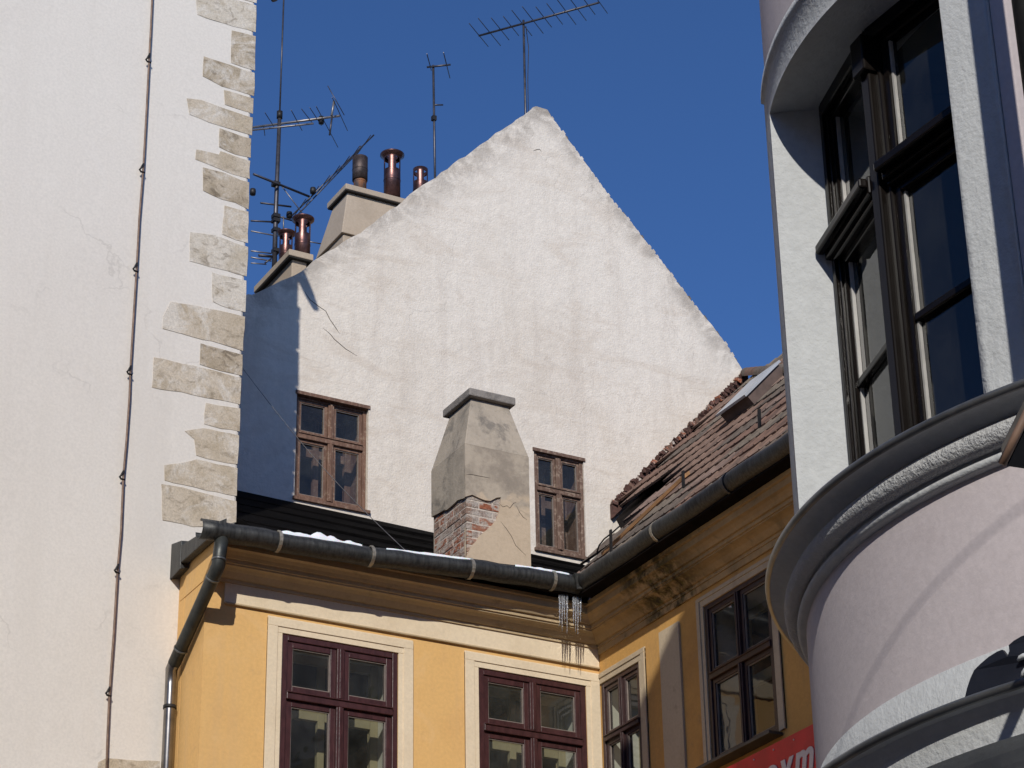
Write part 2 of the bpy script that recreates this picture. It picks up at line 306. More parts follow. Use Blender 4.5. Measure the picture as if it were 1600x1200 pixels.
# ------------------------------------------------------------------ a four-light window: u runs along the wall, z up, n points out of the wall
def four_light(parent, name, o, u, n, w, h, transom, mat, post=.062, sash=.05, depth=.06, fw=.05, inner=True, room=1.6, inner_mat='inner_cream', light_cols=2, setback=.0, reveal='reveal_white', glassmat='pane_glass', flat=False):
    """o: lower left corner on the wall face; returns the window part with its pieces as sub-parts"""
    o, u, n = Vector(o), Vector(u), Vector(n); Z = Vector((0,0,1))
    def P(a, z, d): return o + u*a + Z*z + n*d
    def bar(mb, a0, a1, z0, z1, d0, d1):
        b = [P(a0,z0,d0), P(a1,z0,d0), P(a1,z0,d1), P(a0,z0,d1)]; t = [p+Z*(z1-z0) for p in b]; return mb.hexa(b, t)
    fo = -setback
    fr = MB()
    for a0, a1, z0, z1 in ((0,fw,0,h),(w-fw,w,0,h),(fw,w-fw,h-fw,h),(fw,w-fw,0,fw)): bar(fr, a0, a1, z0, z1, fo-depth, fo)
    win = fr.build(name, mat, parent, .006)
    tm = MB(); bar(tm, fw-.002, w-fw+.002, transom-post*.55, transom+post*.55, fo-depth+.004, fo+.014); 
    bar(tm, fw, w-fw, transom+post*.3, transom+post*.5, fo, fo+.026); tm.build('transom', mat, win, .006)
    xs = [fw] + [w*k/light_cols for k in range(1, light_cols)] + [w-fw]
    for k in range(1, light_cols):
        c = xs[k]
        for z0, z1 in ((fw, transom-post*.55), (transom+post*.55, h-fw)):
            mm = MB(); bar(mm, c-post*.5, c+post*.5, z0, z1, fo-depth+.002, fo+.010); bar(mm, c-post*.2, c+post*.2, z0, z1, fo+.010, fo+.02); mm.build('mullion', mat, win, .004)
    for k in range(light_cols):
        a0 = xs[k] + (post*.5 if k else 0); a1 = xs[k+1] - (post*.5 if k < light_cols-1 else 0)
        for z0, z1 in ((fw, transom-post*.55), (transom+post*.55, h-fw)):
            s = MB(); q = sash
            for b0, b1, c0, c1 in ((a0,a0+q,z0,z1),(a1-q,a1,z0,z1),(a0+q,a1-q,z1-q,z1),(a0+q,a1-q,z0,z0+q)): bar(s, b0, b1, c0, c1, fo-depth, fo-.014)
            q2 = q-.012
            s.build('sash', mat, win, .004)
            gb = MB()
            for b0, b1, c0, c1 in ((a0+q,a0+q+.008,z0+q,z1-q),(a1-q-.008,a1-q,z0+q,z1-q),(a0+q+.008,a1-q-.008,z1-q-.008,z1-q),(a0+q+.008,a1-q-.008,z0+q,z0+q+.008)): bar(gb, b0, b1, c0, c1, fo-.036, fo-.024)
            gb.build('glazing_bead', 'glazing_bead', win)
            MB().add([P(a0+q,z0+q,fo-.04), P(a1-q,z0+q,fo-.04), P(a1-q,z1-q,fo-.04), P(a0+q,z1-q,fo-.04)], [(0,1,2,3)]).build('pane', glassmat, win)
    # plastered niche between outer and inner window, then the dark room
    d0, d1, d2 = fo-depth+.001, fo-depth-.34, fo-depth-.34-room
    nb = MB()
    v_ = .005
    for a, b in (((v_,v_),(w-v_,v_)),((w-v_,v_),(w-v_,h-v_)),((w-v_,h-v_),(v_,h-v_)),((v_,h-v_),(v_,v_))):
        nb.add([P(*a,d0), P(*b,d0), P(*b,d1), P(*a,d1)], [(0,1,2,3)])
    nb.build('niche', reveal, win)
    if inner:
        ib = MB(); i = .075
        for a0, a1, z0, z1 in ((.007,i,.007,h-.007),(w-i,w-.007,.007,h-.007),(i,w-i,h-i,h-.007),(i,w-i,.007,i),(w*.5-.03,w*.5+.03,i,h-i),(i,w-i,transom-.045,transom+.045)): bar(ib, a0, a1, z0, z1, d1, d1+.05 if z1-z0 > .2 else d1+.045)
        ib.build('inner_sash', inner_mat, win, .004)
    rb = MB(); e = .5
    q = [(-e,-e),(w+e,-e),(w+e,h+.3),(-e,h+.3)]
    for k in range(4): rb.add([P(*q[k],d1-.002), P(*q[(k+1)%4],d1-.002), P(*q[(k+1)%4],d2), P(*q[k],d2)], [(0,1,2,3)])
    rb.add([P(*x, d2) for x in q], [(0,1,2,3)])
    for a, b, c, d in ((0,1,0,1),): pass
    inr = [(0,0),(w,0),(w,h),(0,h)]
    for k in range(4): rb.add([P(*q[k],d1-.002), P(*q[(k+1)%4],d1-.002), P(*inr[(k+1)%4],d1-.002), P(*inr[k],d1-.002)], [(0,1,2,3)])
    rb.build('room', 'room_dark', win)
    return win
# ================================================================== WHITE TOWER
tower = empty('white_tower'); tag(tower, 'tall white plastered tower with exposed corner stones at left edge', 'tower')
TA = rad(3.0); TE = Vector((7.175, 17.6, 0)); TU = Vector((math.cos(TA), math.sin(TA), 0)); TN = Vector((math.sin(TA), -math.cos(TA), 0))
def atT(x, y, off=0): return atPlane(x, y, TE+TN*off, TN)
a = TE - TU*7.0; b = TE.copy(); c = TE - TN*5.5; d = a - TN*5.5
MB().hexa([a, b, c, d], [p+Vector((0,0,15.72)) for p in (a, b, c, d)]).build('wall', 'tower_plaster', tower, .025)
rf = [p+Vector((0,0,15.721)) for p in (a+TN*.1, b+TN*.1+TU*.02, c+TU*.02, d)]; ap = (a+b+c+d)/4 + Vector((0,0,16.5))
MB().add(rf+[ap], [(3,2,1,0),(0,1,4),(1,2,4),(2,3,4),(3,0,4)]).build('roof', 'tile_a', tower)
Z1 = lambda L: [(x/2.857, y/2.857) for x, y in L]
Z2 = lambda L: [(140+x/2.7273, 400+y/2.7273) for x, y in L]
STONES = [
 Z1([(1062,-60),(1150,-40),(1146,14),(1070,-8)]),
 Z1([(872,-40),(1000,-15),(1060,2),(1145,25),(1142,145),(1100,130),(1040,118),(960,93),(880,64)]),
 Z1([(1035,135),(1142,162),(1140,316),(1085,300),(1030,280)]),
 Z1([(910,250),(1030,290),(1138,326),(1135,430),(1060,405),(990,385),(905,340)]),
 Z1([(1000,400),(1133,440),(1130,508),(1070,490),(1003,465)]),
 Z1([(832,437),(900,445),(1010,485),(1129,525),(1125,604),(1030,575),(930,545),(845,510)]),
 Z1([(980,572),(1122,620),(1120,705),(1050,690),(978,655)]),
 Z1([(875,665),(978,690),(985,674),(1117,718),(1115,800),(1030,775),(872,712)]),
 Z1([(905,745),(1000,770),(1113,815),(1110,935),(1050,905),(990,890),(905,850)]),
 Z1([(1003,915),(1110,945),(1107,1085),(1050,1070),(992,1045)]),
 [(297,362),(336,367),(388,386),(386,432),(340,420),(296,408)],
 Z2([(522,70),(668,105),(664,240),(600,225),(524,195)]),
 Z2([(345,192),(520,225),(663,258),(655,405),(560,375),(440,345),(310,310),(312,255)]),
 Z2([(472,372),(653,420),(650,510),(560,490),(468,462)]),
 Z2([(272,430),(440,465),(648,520),(643,633),(500,605),(390,580),(265,560)]),
 Z2([(495,625),(643,650),(640,748),(560,735),(487,715)]),
 Z2([(405,745),(485,732),(638,765),(631,888),(545,875),(455,850),(445,780)]),
 Z2([(318,890),(380,882),(455,865),(632,905),(628,1023),(500,1000),(400,975),(318,955)]),
 Z2([(305,970),(400,985),(627,1045),(626,1135),(540,1155),(440,1155),(310,1125)]),
 [(153,1191),(166,1184),(200,1187),(250,1189),(252,1240),(150,1230)]]
def roughen(pts, k=3, amp=1.0):
    out = []
    for i, p in enumerate(pts):
        q = pts[(i+1)%len(pts)]; L = math.hypot(q[0]-p[0], q[1]-p[1]); kk = max(1, int(L/14))
        for j in range(kk):
            f = j/kk; out.append((p[0]+(q[0]-p[0])*f+random.uniform(-amp,amp)*(.9 if j else .4), p[1]+(q[1]-p[1])*f+random.uniform(-amp,amp)*(.9 if j else .4)))
    return out
for i, s in enumerate(STONES):
    s = roughen(s, amp=.9)
    lo = [atT(x, y, -.01) for x, y in s]; cx = sum(p[0] for p in s)/len(s); cy = sum(p[1] for p in s)/len(s)
    hi = [atT(cx+(x-cx)*.992, cy+(y-cy)*.985, .0035+random.uniform(-.001,.0015)) for x, y in s]
    MB().hexa(lo, hi).build('stone', ['tower_stone_a','tower_stone_b','tower_stone_c'][[2,2,0,0,1,1,0,1,0,1,2,2,1,0,1,1,1,1,1,1][i]], tower)
# unseen bar added on the tower flank to throw the gable's slanting shadow
MB().tube([(7.10,17.66,15.80),(7.22,17.66,15.56),(7.33,17.66,15.34),(7.40,17.66,15.20)], [.06,.06,.055,.035], 8).build('shadow_bar', 'dark_iron', tower)
# lightning conductor
lc = empty('lightning_conductor'); tag(lc, 'thin rusty lightning conductor cable clipped down the white tower wall', 'cable')
pts = [(240,-60),(238,0),(236,50),(233.5,90),(229,175),(224,260),(218,340),(213.5,417),(209,500),(204,577),(202.5,620),(197,690),(192.5,742),(189,830),(184.5,888),(178,990),(171,1080),(168,1160),(165,1260)]
MB().tube([atT(x+random.uniform(-.6,.6), y, .035) for x, y in pts], .0095, 6).build('cable', 'rusty_cable', lc)
for x, y in ((233,90),(223,262),(213,417),(203.5,578),(192,742),(184,888),(170.5,1080)):
    c0 = MB().tube([atT(x+1,y-5,-.01), atT(x+1,y-6,.05), atT(x-3,y+1,.055), atT(x-5,y+3,.05), atT(x-3,y+6,.04), atT(x+3,y+8,.04)], .009, 5); c0.build('clip', 'dark_iron', lc)
# ================================================================== GABLE HOUSE
YG = 20.2
gh = empty('gable_house'); tag(gh, 'old house with tall weathered white gable wall against the sky', 'house')
left = [(388,461),(404,457),(440,439),(470,424),(500,401),(535,380),(564,363),(592,341),(620,321),(650,297),(680,277),(708,256),(736,237),(775,209),(800,193),(818,180),(830,170),(838,166)]
right = [(855,172),(872,196),(888,218),(912,251),(936,284),(960,316),(985,345),(1000,366),(1030,404),(1058,440),(1085,476),(1112,508),(1137,541),(1152,566),(1166,588)]
def jit(L, n, amp):
    out = []
    for p, q in zip(L, L[1:]):
        for j in range(n): out.append((p[0]+(q[0]-p[0])*j/n+random.uniform(-amp,amp)*.5, p[1]+(q[1]-p[1])*j/n+random.uniform(-amp,amp)))
    return out+[L[-1]]
outl = [(p.x, p.z) for p in (atY(x, y, YG) for x, y in jit(left, 3, 1.6)+jit(right, 3, 1.2))]
outl = [(5.6, 0), (5.6, 12.2), (7.6, 13.05)] + outl + [(14.9, 13.3), (14.9, 0)]
W1 = (8.835, 9.625, 11.40, 12.545); W2 = (11.535, 12.135, 11.365, 12.485)
mp = lambda u, z: Vector((u, YG, z))
holed(outl, [rect(*W1), rect(*W2)], mp, Vector((0,-1,0)), .32).build('gable_wall', 'gable_plaster', gh)
# body and roof behind
MB().box(5.7, 14.8, YG+2.6, YG+9, 0, 12.0).build('wall', 'gable_plaster', gh)
for xa in (5.7, 14.45): MB().box(xa, xa+.35, YG+.33, YG+2.599, 0, 11.9).build('wall', 'gable_plaster', gh)
ridge = (11.74, 16.55); lt = (5.4, 11.0); rt = (15.6, 12.4)
MB().hexa([(ridge[0],YG+.3,ridge[1]-.25),(lt[0],YG+.3,lt[1]-.1),(lt[0],YG+9.3,lt[1]-.1),(ridge[0],YG+9.3,ridge[1]-.25)], [(ridge[0],YG+.3,ridge[1]-.15),(lt[0],YG+.3,lt[1]),(lt[0],YG+9.3,lt[1]),(ridge[0],YG+9.3,ridge[1]-.15)]).build('roof', 'tile_c', gh)
MB().hexa([(ridge[0]+.002,YG+.3,ridge[1]-.25),(rt[0],YG+.3,rt[1]-.1),(rt[0],YG+9.3,rt[1]-.1),(ridge[0]+.002,YG+9.3,ridge[1]-.25)], [(ridge[0]+.002,YG+.3,ridge[1]-.15),(rt[0],YG+.3,rt[1]),(rt[0],YG+9.3,rt[1]),(ridge[0]+.002,YG+9.3,ridge[1]-.15)]).build('roof', 'tile_c', gh)
# crumbling verge: tile ends bedded along the right slope
for p, q in zip(right, right[1:]):
    L = math.hypot(q[0]-p[0], q[1]-p[1]); k = max(1, int(L/8.5))
    for j in range(k):
        f = (j+.5)/k; A = atY(p[0]+(q[0]-p[0])*f, p[1]+(q[1]-p[1])*f, YG); s = random.uniform(.75, 1.15)
        dx = Vector((q[0]-p[0], 0, -(q[1]-p[1]))).normalized(); nz = Vector((-dx.z, 0, dx.x))
        MB().obox(A+Vector((0,.16,0))+nz*random.uniform(-.006,.016), dx*.024*s, Vector((0,.15,0)), nz*.016*s).build('verge_tile', random.choice(['chimney_mortar','tile_c','gable_plaster','gable_plaster']), gh)
# windows in the gable
for (a0, a1, z0, z1), mat, tr, gl in ((W1, 'old_wood', .70, 'gable_glass'), (W2, 'grey_wood', .70, 'gable_glass')):
    wn_ = four_light(gh, 'window', (a0, YG, z0), (1,0,0), (0,-1,0), a1-a0, z1-z0, tr, mat, post=.06, sash=.026 if mat == 'grey_wood' else .032, fw=.042, depth=.05, setback=.045 if mat == 'old_wood' else .02, inner=True, inner_mat=mat, reveal='old_wood', glassmat=gl)
    MB().box(a0-.02, a1+.02, YG-.03, YG+.05, z0-.028, z0+.004).build('sill', mat, wn_)
    MB().box(a0-.015, a1+.015, YG-.014, YG+.03, z1-.02, z1+.016).build('head_board', mat, wn_)
# hairline cracks: thin sunken lines in the plaster
for L in ([(476,455),(485,468),(498,478),(508,486),(515,499),(524,512),(531,521)], [(505,512),(516,522),(523,530),(540,545),(557,556)], [(833,236),(838,234),(842,233),(846,237)]):
    MB().tube([atY(x+random.uniform(-1,1), y, YG-.001) for x, y in L], [.001]+[.004]*(len(L)-2)+[.001], 4).build('crack', 'crack_dark', gh)
# chimneys ------------------------------------------------------------
def frustum(mb, x0, x1, y0, y1, z0, X0, X1, Y0, Y1, z1): return mb.hexa([(x0,y0,z0),(x1,y0,z0),(x1,y1,z0),(x0,y1,z0)], [(X0,Y0,z1),(X1,Y0,z1),(X1,Y1,z1),(X0,Y1,z1)])
def flue(parent, x, y, z0, h, r, mat, flange=True, slots=True, open_top=False):
    mb = MB(); n = 20; zs = [0, h*.62, h*.66, h*.90, h] if slots else [0, h*.5, h]
    for j in range(len(zs)-1):
        for k in range(n):
            if slots and j == 2 and k % 5 in (0, 1): continue
            a, b = 2*math.pi*k/n, 2*math.pi*(k+1)/n
            mb.add([(x+r*math.cos(a),y+r*math.sin(a),z0+zs[j]),(x+r*math.cos(b),y+r*math.sin(b),z0+zs[j]),(x+r*math.cos(b),y+r*math.sin(b),z0+zs[j+1]),(x+r*math.cos(a),y+r*math.sin(a),z0+zs[j+1])], [(0,1,2,3)], True)
    fl = mb.build('flue_pipe', mat, parent)
    sd_ = fl.modifiers.new('thick', 'SOLIDIFY'); sd_.thickness = .006
    if flange:
        MB().lathe((x,y), [(r,z0+h*.93),(r*1.45,z0+h*.98),(r*1.45,z0+h),(r*1.3,z0+h*1.012),(r*.7,z0+h*1.012),(r*.7,z0+h*.95)], 0, 360, 15).build('flue_cap', mat, parent)
    MB().lathe((x,y), [(r*1.03,z0+h*.44),(r*1.05,z0+h*.45),(r*1.03,z0+h*.46)], 0, 360, 15).build('flue_seam', mat, parent)
    return fl
# big chimney on the left slope
YB = YG+1.0
pn = atY(541, 297, YB); pr = atY(640, 318, YB); pl = atX(515, 321, pn.x)
zc = pn.z
ch = frustum(MB(), pn.x-.10, pr.x+.12, YB-.12, pl.y+.13, zc-.62, pn.x+.03, pr.x, YB+.03, pl.y-.03, zc)
frustum(ch, pn.x-.07, pr.x+.10, YB-.09, pl.y+.10, zc-2.8, pn.x-.07, pr.x+.10, YB-.09, pl.y+.10, zc-.622)
chim = ch.build('chimney', 'big_chimney_render', gh, .01)
MB().box(pn.x-.02, pr.x+.04, YB-.03, pl.y+.03, zc+.001, zc+.07).build('cap', 'big_chimney_render', chim, .008)
MB().box(pn.x-.012, pr.x+.03, YB-.022, pl.y+.022, zc-.012, zc+.002).build('dark_strip', 'near_black', chim)  # thin near-black strip just under the cap
def flue_at(par, px0, px1, pyb, pyt, Y, mat, **k):
    A = atY((px0+px1)/2, pyb, Y); B = atY((px0+px1)/2, pyt, Y); r = (atY(px1, pyb, Y).x-atY(px0, pyb, Y).x)*.44
    return flue(par, A.x, Y, A.z-.12, B.z-A.z+.12, r, mat, **k)
ymid = (YB+pl.y)/2
flue_at(chim, 552, 573, 290, 262, ymid, 'rusty_flue', flange=False, slots=False); flue_at(chim, 550, 575, 268, 247, ymid, 'flue_sleeve', flange=False, slots=False)
flue_at(chim, 599, 626, 302, 242, ymid, 'copper_flue')
flue_at(chim, 645, 669, 312, 265, ymid+.1, 'copper_flue', flange=False)
# low chimney at the left end
YL = YG+.40
pn = atY(454, 401, YL); pr = atY(484, 408, YL); pl = atX(402, 455, pn.x)
lo_ = MB().box(pn.x+.03, pr.x-.02, YL+.03, pl.y-.03, pn.z-1.6, pn.z)
chim2 = lo_.build('chimney', 'big_chimney_render', gh, .01)
MB().box(pn.x-.03, pr.x+.03, YL-.03, pl.y+.03, pn.z+.001, pn.z+.075).build('cap', 'big_chimney_render', chim2, .008)
MB().box(pn.x-.02, pr.x+.02, YL-.02, pl.y+.02, pn.z-.014, pn.z+.002).build('dark_strip', 'near_black', chim2)  # same dark strip below the low chimney's cap
flue_at(chim2, 435, 457, 412, 364, YL+.75, 'copper_flue')
flue_at(chim2, 459, 485, 402, 342, YL+.30, 'copper_flue')
# ================================================================== AERIALS
def rod(par, name, A, B, r, mat='aerial_metal'): return MB().tube([A, B], r, 6).build(name, mat, par)
# long yagi on the ridge
an = empty('yagi_aerial'); tag(an, 'long many-rod television aerial on mast above the gable peak', 'aerial')
YA = YG+1.1; top = atY(818, 36, YA); bot = Vector((top.x, YA, 16.3)); rod(an, 'mast', bot, top+Vector((0,0,.04)), .014)
zb = top.z-.02; A = atZ(748, 56, zb); B = atZ(936, 4, zb); rod(an, 'boom', A, B, .013)
bd = (B-A).normalized(); pd = Vector((-bd.y, bd.x, 0))
Lb = (B-A).length
for i in range(12):
    f = i/11; hl = .34-.10*f*(1 if i else 1)
    hl = .27+.05*math.sin(i*1.7); c = A+(B-A)*f+Vector((0,0,.012)); rod(an, 'element', c-pd*hl, c+pd*hl, .0055)
MB().tube([top+Vector((.02,-.02,-.05)), top+Vector((.05,-.02,-.35)), top+Vector((.03,-.02,-.8)), bot+Vector((.016,-.02,.1))], .005, 5).build('lead', 'dark_iron', an)
# small two-rod aerial
an = empty('small_aerial'); tag(an, 'small two-rod aerial on thin mast behind the left gable slope', 'aerial')
YA = YG+1.6; top = atY(677, 102, YA); low = atY(683, 300, YA); bot = Vector((low.x-.02, YA, low.z-.4)); rod(an, 'mast', bot, top, .014)
zb = top.z-.03; A = atZ(667, 105, zb); B = atZ(704, 101, zb); rod(an, 'boom', A, B, .012)
for (x0,y0,x1,y1) in ((667,84,674,110),(693,82,703,122)): rod(an, 'element', atZ(x0,y0,zb+.01), atZ(x1,y1,zb+.01), .006)
p = atY(678, 164, YA); rod(an, 'stub', p, atY(692, 164, YA), .01); MB().obox(atY(678, 185, YA), (.025,0,0), (0,.025,0), (0,0,.03)).build('clamp', 'dark_iron', an)
# crowded mast at the left
an = empty('mast_aerials'); tag(an, 'tall mast crowded with several aerials beside the white tower', 'aerial')
YA = YG+1.9
def my(x, y, d=0): return atY(x, y, YA+d)
top = my(437, 178); bot = my(428, 440)
MB().tube([bot, my(431, 330), top], [.032, .028, .024], 8).build('mast', 'aerial_metal', an)
rod(an, 'whip', top, my(444, -20), .010); MB().tube([top-Vector((0,0,.06)), top+Vector((0,0,.03))], .036, 8).build('collar', 'dark_iron', an)
zb = my(436, 193).z
A = atZ(388, 200, zb); B = atZ(531, 181, zb); rod(an, 'boom', A, B, .014, 'aerial_grey')
A2 = atZ(388, 204, zb-.06); B2 = atZ(490, 193, zb-.06); rod(an, 'boom_brace', A2, B2, .011, 'aerial_grey')
bd = (B-A).normalized(); pd = Vector((-bd.y, bd.x, 0))
for (x0,y0,x1,y1) in ((414,176,428,198),(412,198,414,212),(455,172,472,204),(471,170,488,192),(484,168,502,196),(494,166,528,230),(519,152,543,204)):
    rod(an, 'element', atZ(x0,y0,zb), atZ(x1,y1,zb), .005)
rod(an, 'dipole_arm', atY(522, 158, B.y-.1), atY(518, 181, B.y-.1), .014, 'aerial_grey'); rod(an, 'dipole_arm', atY(519, 181, B.y-.1), atY(515, 211, B.y-.1), .011)
rod(an, 'element', atY(512, 134, B.y-.1), atY(538, 180, B.y-.1), .005)
MB().lathe((0,0), [(0,-.05),(.03,-.045),(.035,0),(.03,.045),(0,.05)], 0, 360, 30).build('insulator', 'dark_iron', an).location = atZ(502, 188, zb)
# cross arm and the steep second yagi
zc2 = my(434, 287).z
A = my(396, 272, -.2); B = my(483, 307, .1); rod(an, 'cross_arm', A, B, .014)
A = my(455, 338, .15); B = my(584, 211, .15); rod(an, 'boom', A, B, .010)
A3 = my(459, 342, .15); B3 = my(562, 235, .15); rod(an, 'boom_brace', A3, B3, .009)
rod(an, 'boom_hook', B3, my(563, 228, .15), .008)
dirb = (B-A).normalized()
for f in (.1, .25, .38, .5, .62, .74, .88):
    c = A+(B-A)*f; rod(an, 'element', c-Vector((.02,.22,.0)), c+Vector((.02,.22,.0)), .005)
for x, y in ((489,298),(452,336),(395,300)): MB().lathe((0,0), [(0,-.04),(.032,-.035),(.036,0),(.032,.035),(0,.04)], 0, 360, 30).build('insulator', 'dark_iron', an).location = my(x, y, .1)
for x0, y0, x1, y1, r in ((441,292,476,338,.006),(407,317,455,323,.011),(392,345,432,347,.010),(392,361,434,369,.008),(392,392,424,396,.008),(404,399,428,401,.016),(392,402,424,408,.008),(414,411,424,404,.010),(392,411,416,413,.007),(434,338,458,345,.010),(443,338,443,362,.008),(480,377,502,381,.007)):
    rod(an, 'element', my(x0,y0), my(x1,y1), r, 'aerial_metal' if r > .0095 else 'aerial_grey')
for y in (288, 338, 345, 360, 392): MB().obox(my(431, y), (.04,0,0), (0,.04,0), (0,0,.022)).build('clamp', 'dark_iron', an)
# ================================================================== YELLOW HOUSE
YW, XW, XS = 17.0, 10.297, 6.694
yh = empty('yellow_house'); tag(yh, 'yellow house around inner corner with maroon windows and long gutter', 'house')
F1 = (7.36, 8.39, 6.9, 8.642); F2 = (9.13, 10.16, 6.9, 8.637)
holed(rect(XS, XW+.3, 0, 9.28), [rect(*F1), rect(*F2)], lambda u, z: Vector((u, YW, z)), Vector((0,-1,0)), .45).build('front_wall', 'yellow_plaster', yh)
MB().box(XS-.002, XS+.3, YW+.452, 17.9, 0, 9.28).build('side_wall', 'yellow_plaster', yh)
V1 = (14.42, 15.345, 7.475, 8.80); V2 = (16.345, 16.975, 6.9, 8.665)
wl = holed(rect(9.0, YW-.004, 0, 9.28), [rect(*V1), rect(*V2)], lambda u, z: Vector((XW, u, z)), Vector((-1,0,0)), .45); wl.build('wing_wall', 'wing_plaster_shaded', yh)
four_light(yh, 'window', (F1[0],YW,F1[2]), (1,0,0), (0,-1,0), F1[1]-F1[0], F1[3]-F1[2], 8.135-6.9, 'maroon_paint')
four_light(yh, 'window', (F2[0],YW,F2[2]), (1,0,0), (0,-1,0), F2[1]-F2[0], F2[3]-F2[2], 8.135-6.9, 'maroon_paint')
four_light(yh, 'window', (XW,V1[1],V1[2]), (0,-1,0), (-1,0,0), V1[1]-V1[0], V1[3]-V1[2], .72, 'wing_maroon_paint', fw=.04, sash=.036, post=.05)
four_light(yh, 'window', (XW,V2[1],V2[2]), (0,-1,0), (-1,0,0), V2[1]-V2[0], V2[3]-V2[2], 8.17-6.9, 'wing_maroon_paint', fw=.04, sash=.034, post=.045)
# cream surrounds with incised line
def surround(axis, a0, a1, z1, z0, wd=.13, mat='cream_plaster', pr=.012, clip=None):
    mb = MB()
    lo_a = a0-wd if clip is None else max(a0-wd, clip[0]); hi_a = a1+wd if clip is None else min(a1+wd, clip[1])
    def bx(u0, u1, v0, v1, p):
        if u1-u0 < 1e-3: return
        if axis == 'F': mb.box(u0, u1, YW-p, YW+.02, v0, v1)
        else: mb.box(XW-p, XW+.02, u0, u1, v0, v1)
    bx(lo_a, a0-.001, z0, z1, pr); bx(a1+.001, hi_a, z0, z1, pr); bx(lo_a, hi_a, z1+.001, z1+wd, pr)
    s = mb.build('window_surround', mat, yh, .003)
    e = MB(); mb = e
    bx(lo_a+.0, a0-.045 if clip is None else a0-.045, z0, z1+.05, pr+.009) if a0-.045 > lo_a else None
    bx(a1+.045, hi_a, z0, z1+.05, pr+.009) if hi_a > a1+.045 else None
    bx(lo_a, hi_a, z1+.051, z1+wd-.012, pr+.009)
    e.build('surround_fillet', mat, yh, .002)
surround('F', F1[0], F1[1], F1[3], F1[2]); surround('F', F2[0], F2[1], F2[3], F2[2], clip=(0, XW-.002))
surround('W', V1[0], V1[1], V1[3], V1[2]-.0, .09, 'wing_cream_shaded'); surround('W', V2[0], V2[1], V2[3], V2[2], .10, 'wing_cream_shaded', clip=(0, YW-.024))
# frieze, small moulding, cornice (front and wing) and cream pilaster strip
MB().box(XS+.16, XW-.001, YW-.014, YW+.01, 8.822, 9.0).build('frieze', 'cream_plaster', yh, .002)
MB().box(XS+.16, XW-.001, YW-.026, YW+.01, 8.806, 8.8215).build('moulding', 'cornice_paint', yh, .004)
MB().box(XW-.02, XW+.01, 15.705, 16.005, 0, 8.80).build('pilaster_strip', 'wing_cream_shaded', yh, .004)
MB().box(XW-.018, XW+.01, 9.0, YW-.02, 8.93, 9.02).build('frieze', 'cornice_stained', yh, .002)
CP = [(0,8.985),(.028,8.985),(.028,9.012),(.045,9.014),(.062,9.03),(.085,9.055),(.115,9.072),(.15,9.08),(.15,9.092),(.165,9.094),(.165,9.125),(.185,9.127),(.20,9.15),(.225,9.172),(.255,9.182),(.255,9.235),(.28,9.24),(.28,9.275),(0,9.275)]
MB().extr(None, [(XS+.04, YW-p, z) for p, z in CP], [(XW-p, YW-p, z) for p, z in CP]).build('cornice', 'cornice_paint', yh)
CP2 = [(p*1.0, z) for p, z in CP]
MB().extr(None, [(XW-p, 9.0, z) for p, z in CP2], [(XW-p, YW-p-.001, z) for p, z in CP2]).build('cornice', 'cornice_stained', yh)
# cornice stop at the left end
MB().box(XS-.006, XS+.045, YW-.30, YW+.55, 8.99, 9.255).build('cornice_stop', 'yellow_plaster', yh, .004)

MB().box(XS-.02, 9.95, YW-.37, YW+.2, 9.281, 9.30).build('eaves_board', 'sheathing', yh)
MB().box(XW-.40, XW+.2, 9.0, YW-.372, 9.281, 9.30).build('eaves_board', 'sheathing', yh)
# gutters -------------------------------------------------------------
def gutter(pts, r, side, name='gutter'):
    """half round trough along pts, open to the sky, with a rolled bead on the outer edge"""
    mb = MB(); n = 18; prof = []; q = []; BA = 2.40*math.pi
    for P in pts:
        P = Vector(P)
        ring = [P + side*(math.cos(a)*r) + Vector((0,0,math.sin(a)*r)) for a in [math.pi+1.40*math.pi*k/n for k in range(n+1)]]
        ring += [P + side*(math.cos(a)*(r-.006)) + Vector((0,0,math.sin(a)*(r-.006))) for a in [2.40*math.pi-1.40*math.pi*k/n for k in range(n+1)]]
        q.append(ring)
    k = len(q[0])
    vs = [v for ring in q for v in ring]
    mb.add(vs, [(i*k+j, i*k+(j+1)%k, (i+1)*k+(j+1)%k, (i+1)*k+j) for i in range(len(q)-1) for j in range(k)], True)
    mb.tube([Vector(P)+side*(math.cos(BA)*(r-.004))+Vector((0,0,math.sin(BA)*(r-.004))) for P in pts], .010, 6)
    mb.add(q[0], [tuple(range(k))]); mb.add(q[-1], [tuple(range(k))])
    return mb
YGU, XGU, RG = 16.62, 9.92, .079
zg = lambda x: 9.225 + (x-6.6)*(9.362-9.225)/(9.78-6.6) + .012*math.sin(x*2.2)
N = 26; gp = [Vector((6.47+(XGU-.0-6.47)*i/N, YGU+.006*math.sin(i*1.3), zg(6.47+(XGU-6.47)*i/N)+.004*math.sin(i*2.1))) for i in range(N+1)]
gut = gutter(gp, RG, Vector((0,-1,0))).build('gutter', 'gutter_metal', yh)
wp = [Vector((XGU+.005*math.sin(i*1.7), 16.66-(16.66-11)*i/30, 9.385+.006*math.sin(i*1.1))) for i in range(31)]
gut2 = gutter(wp, RG+.006, Vector((-1,0,0))).build('gutter', 'gutter_metal', yh)
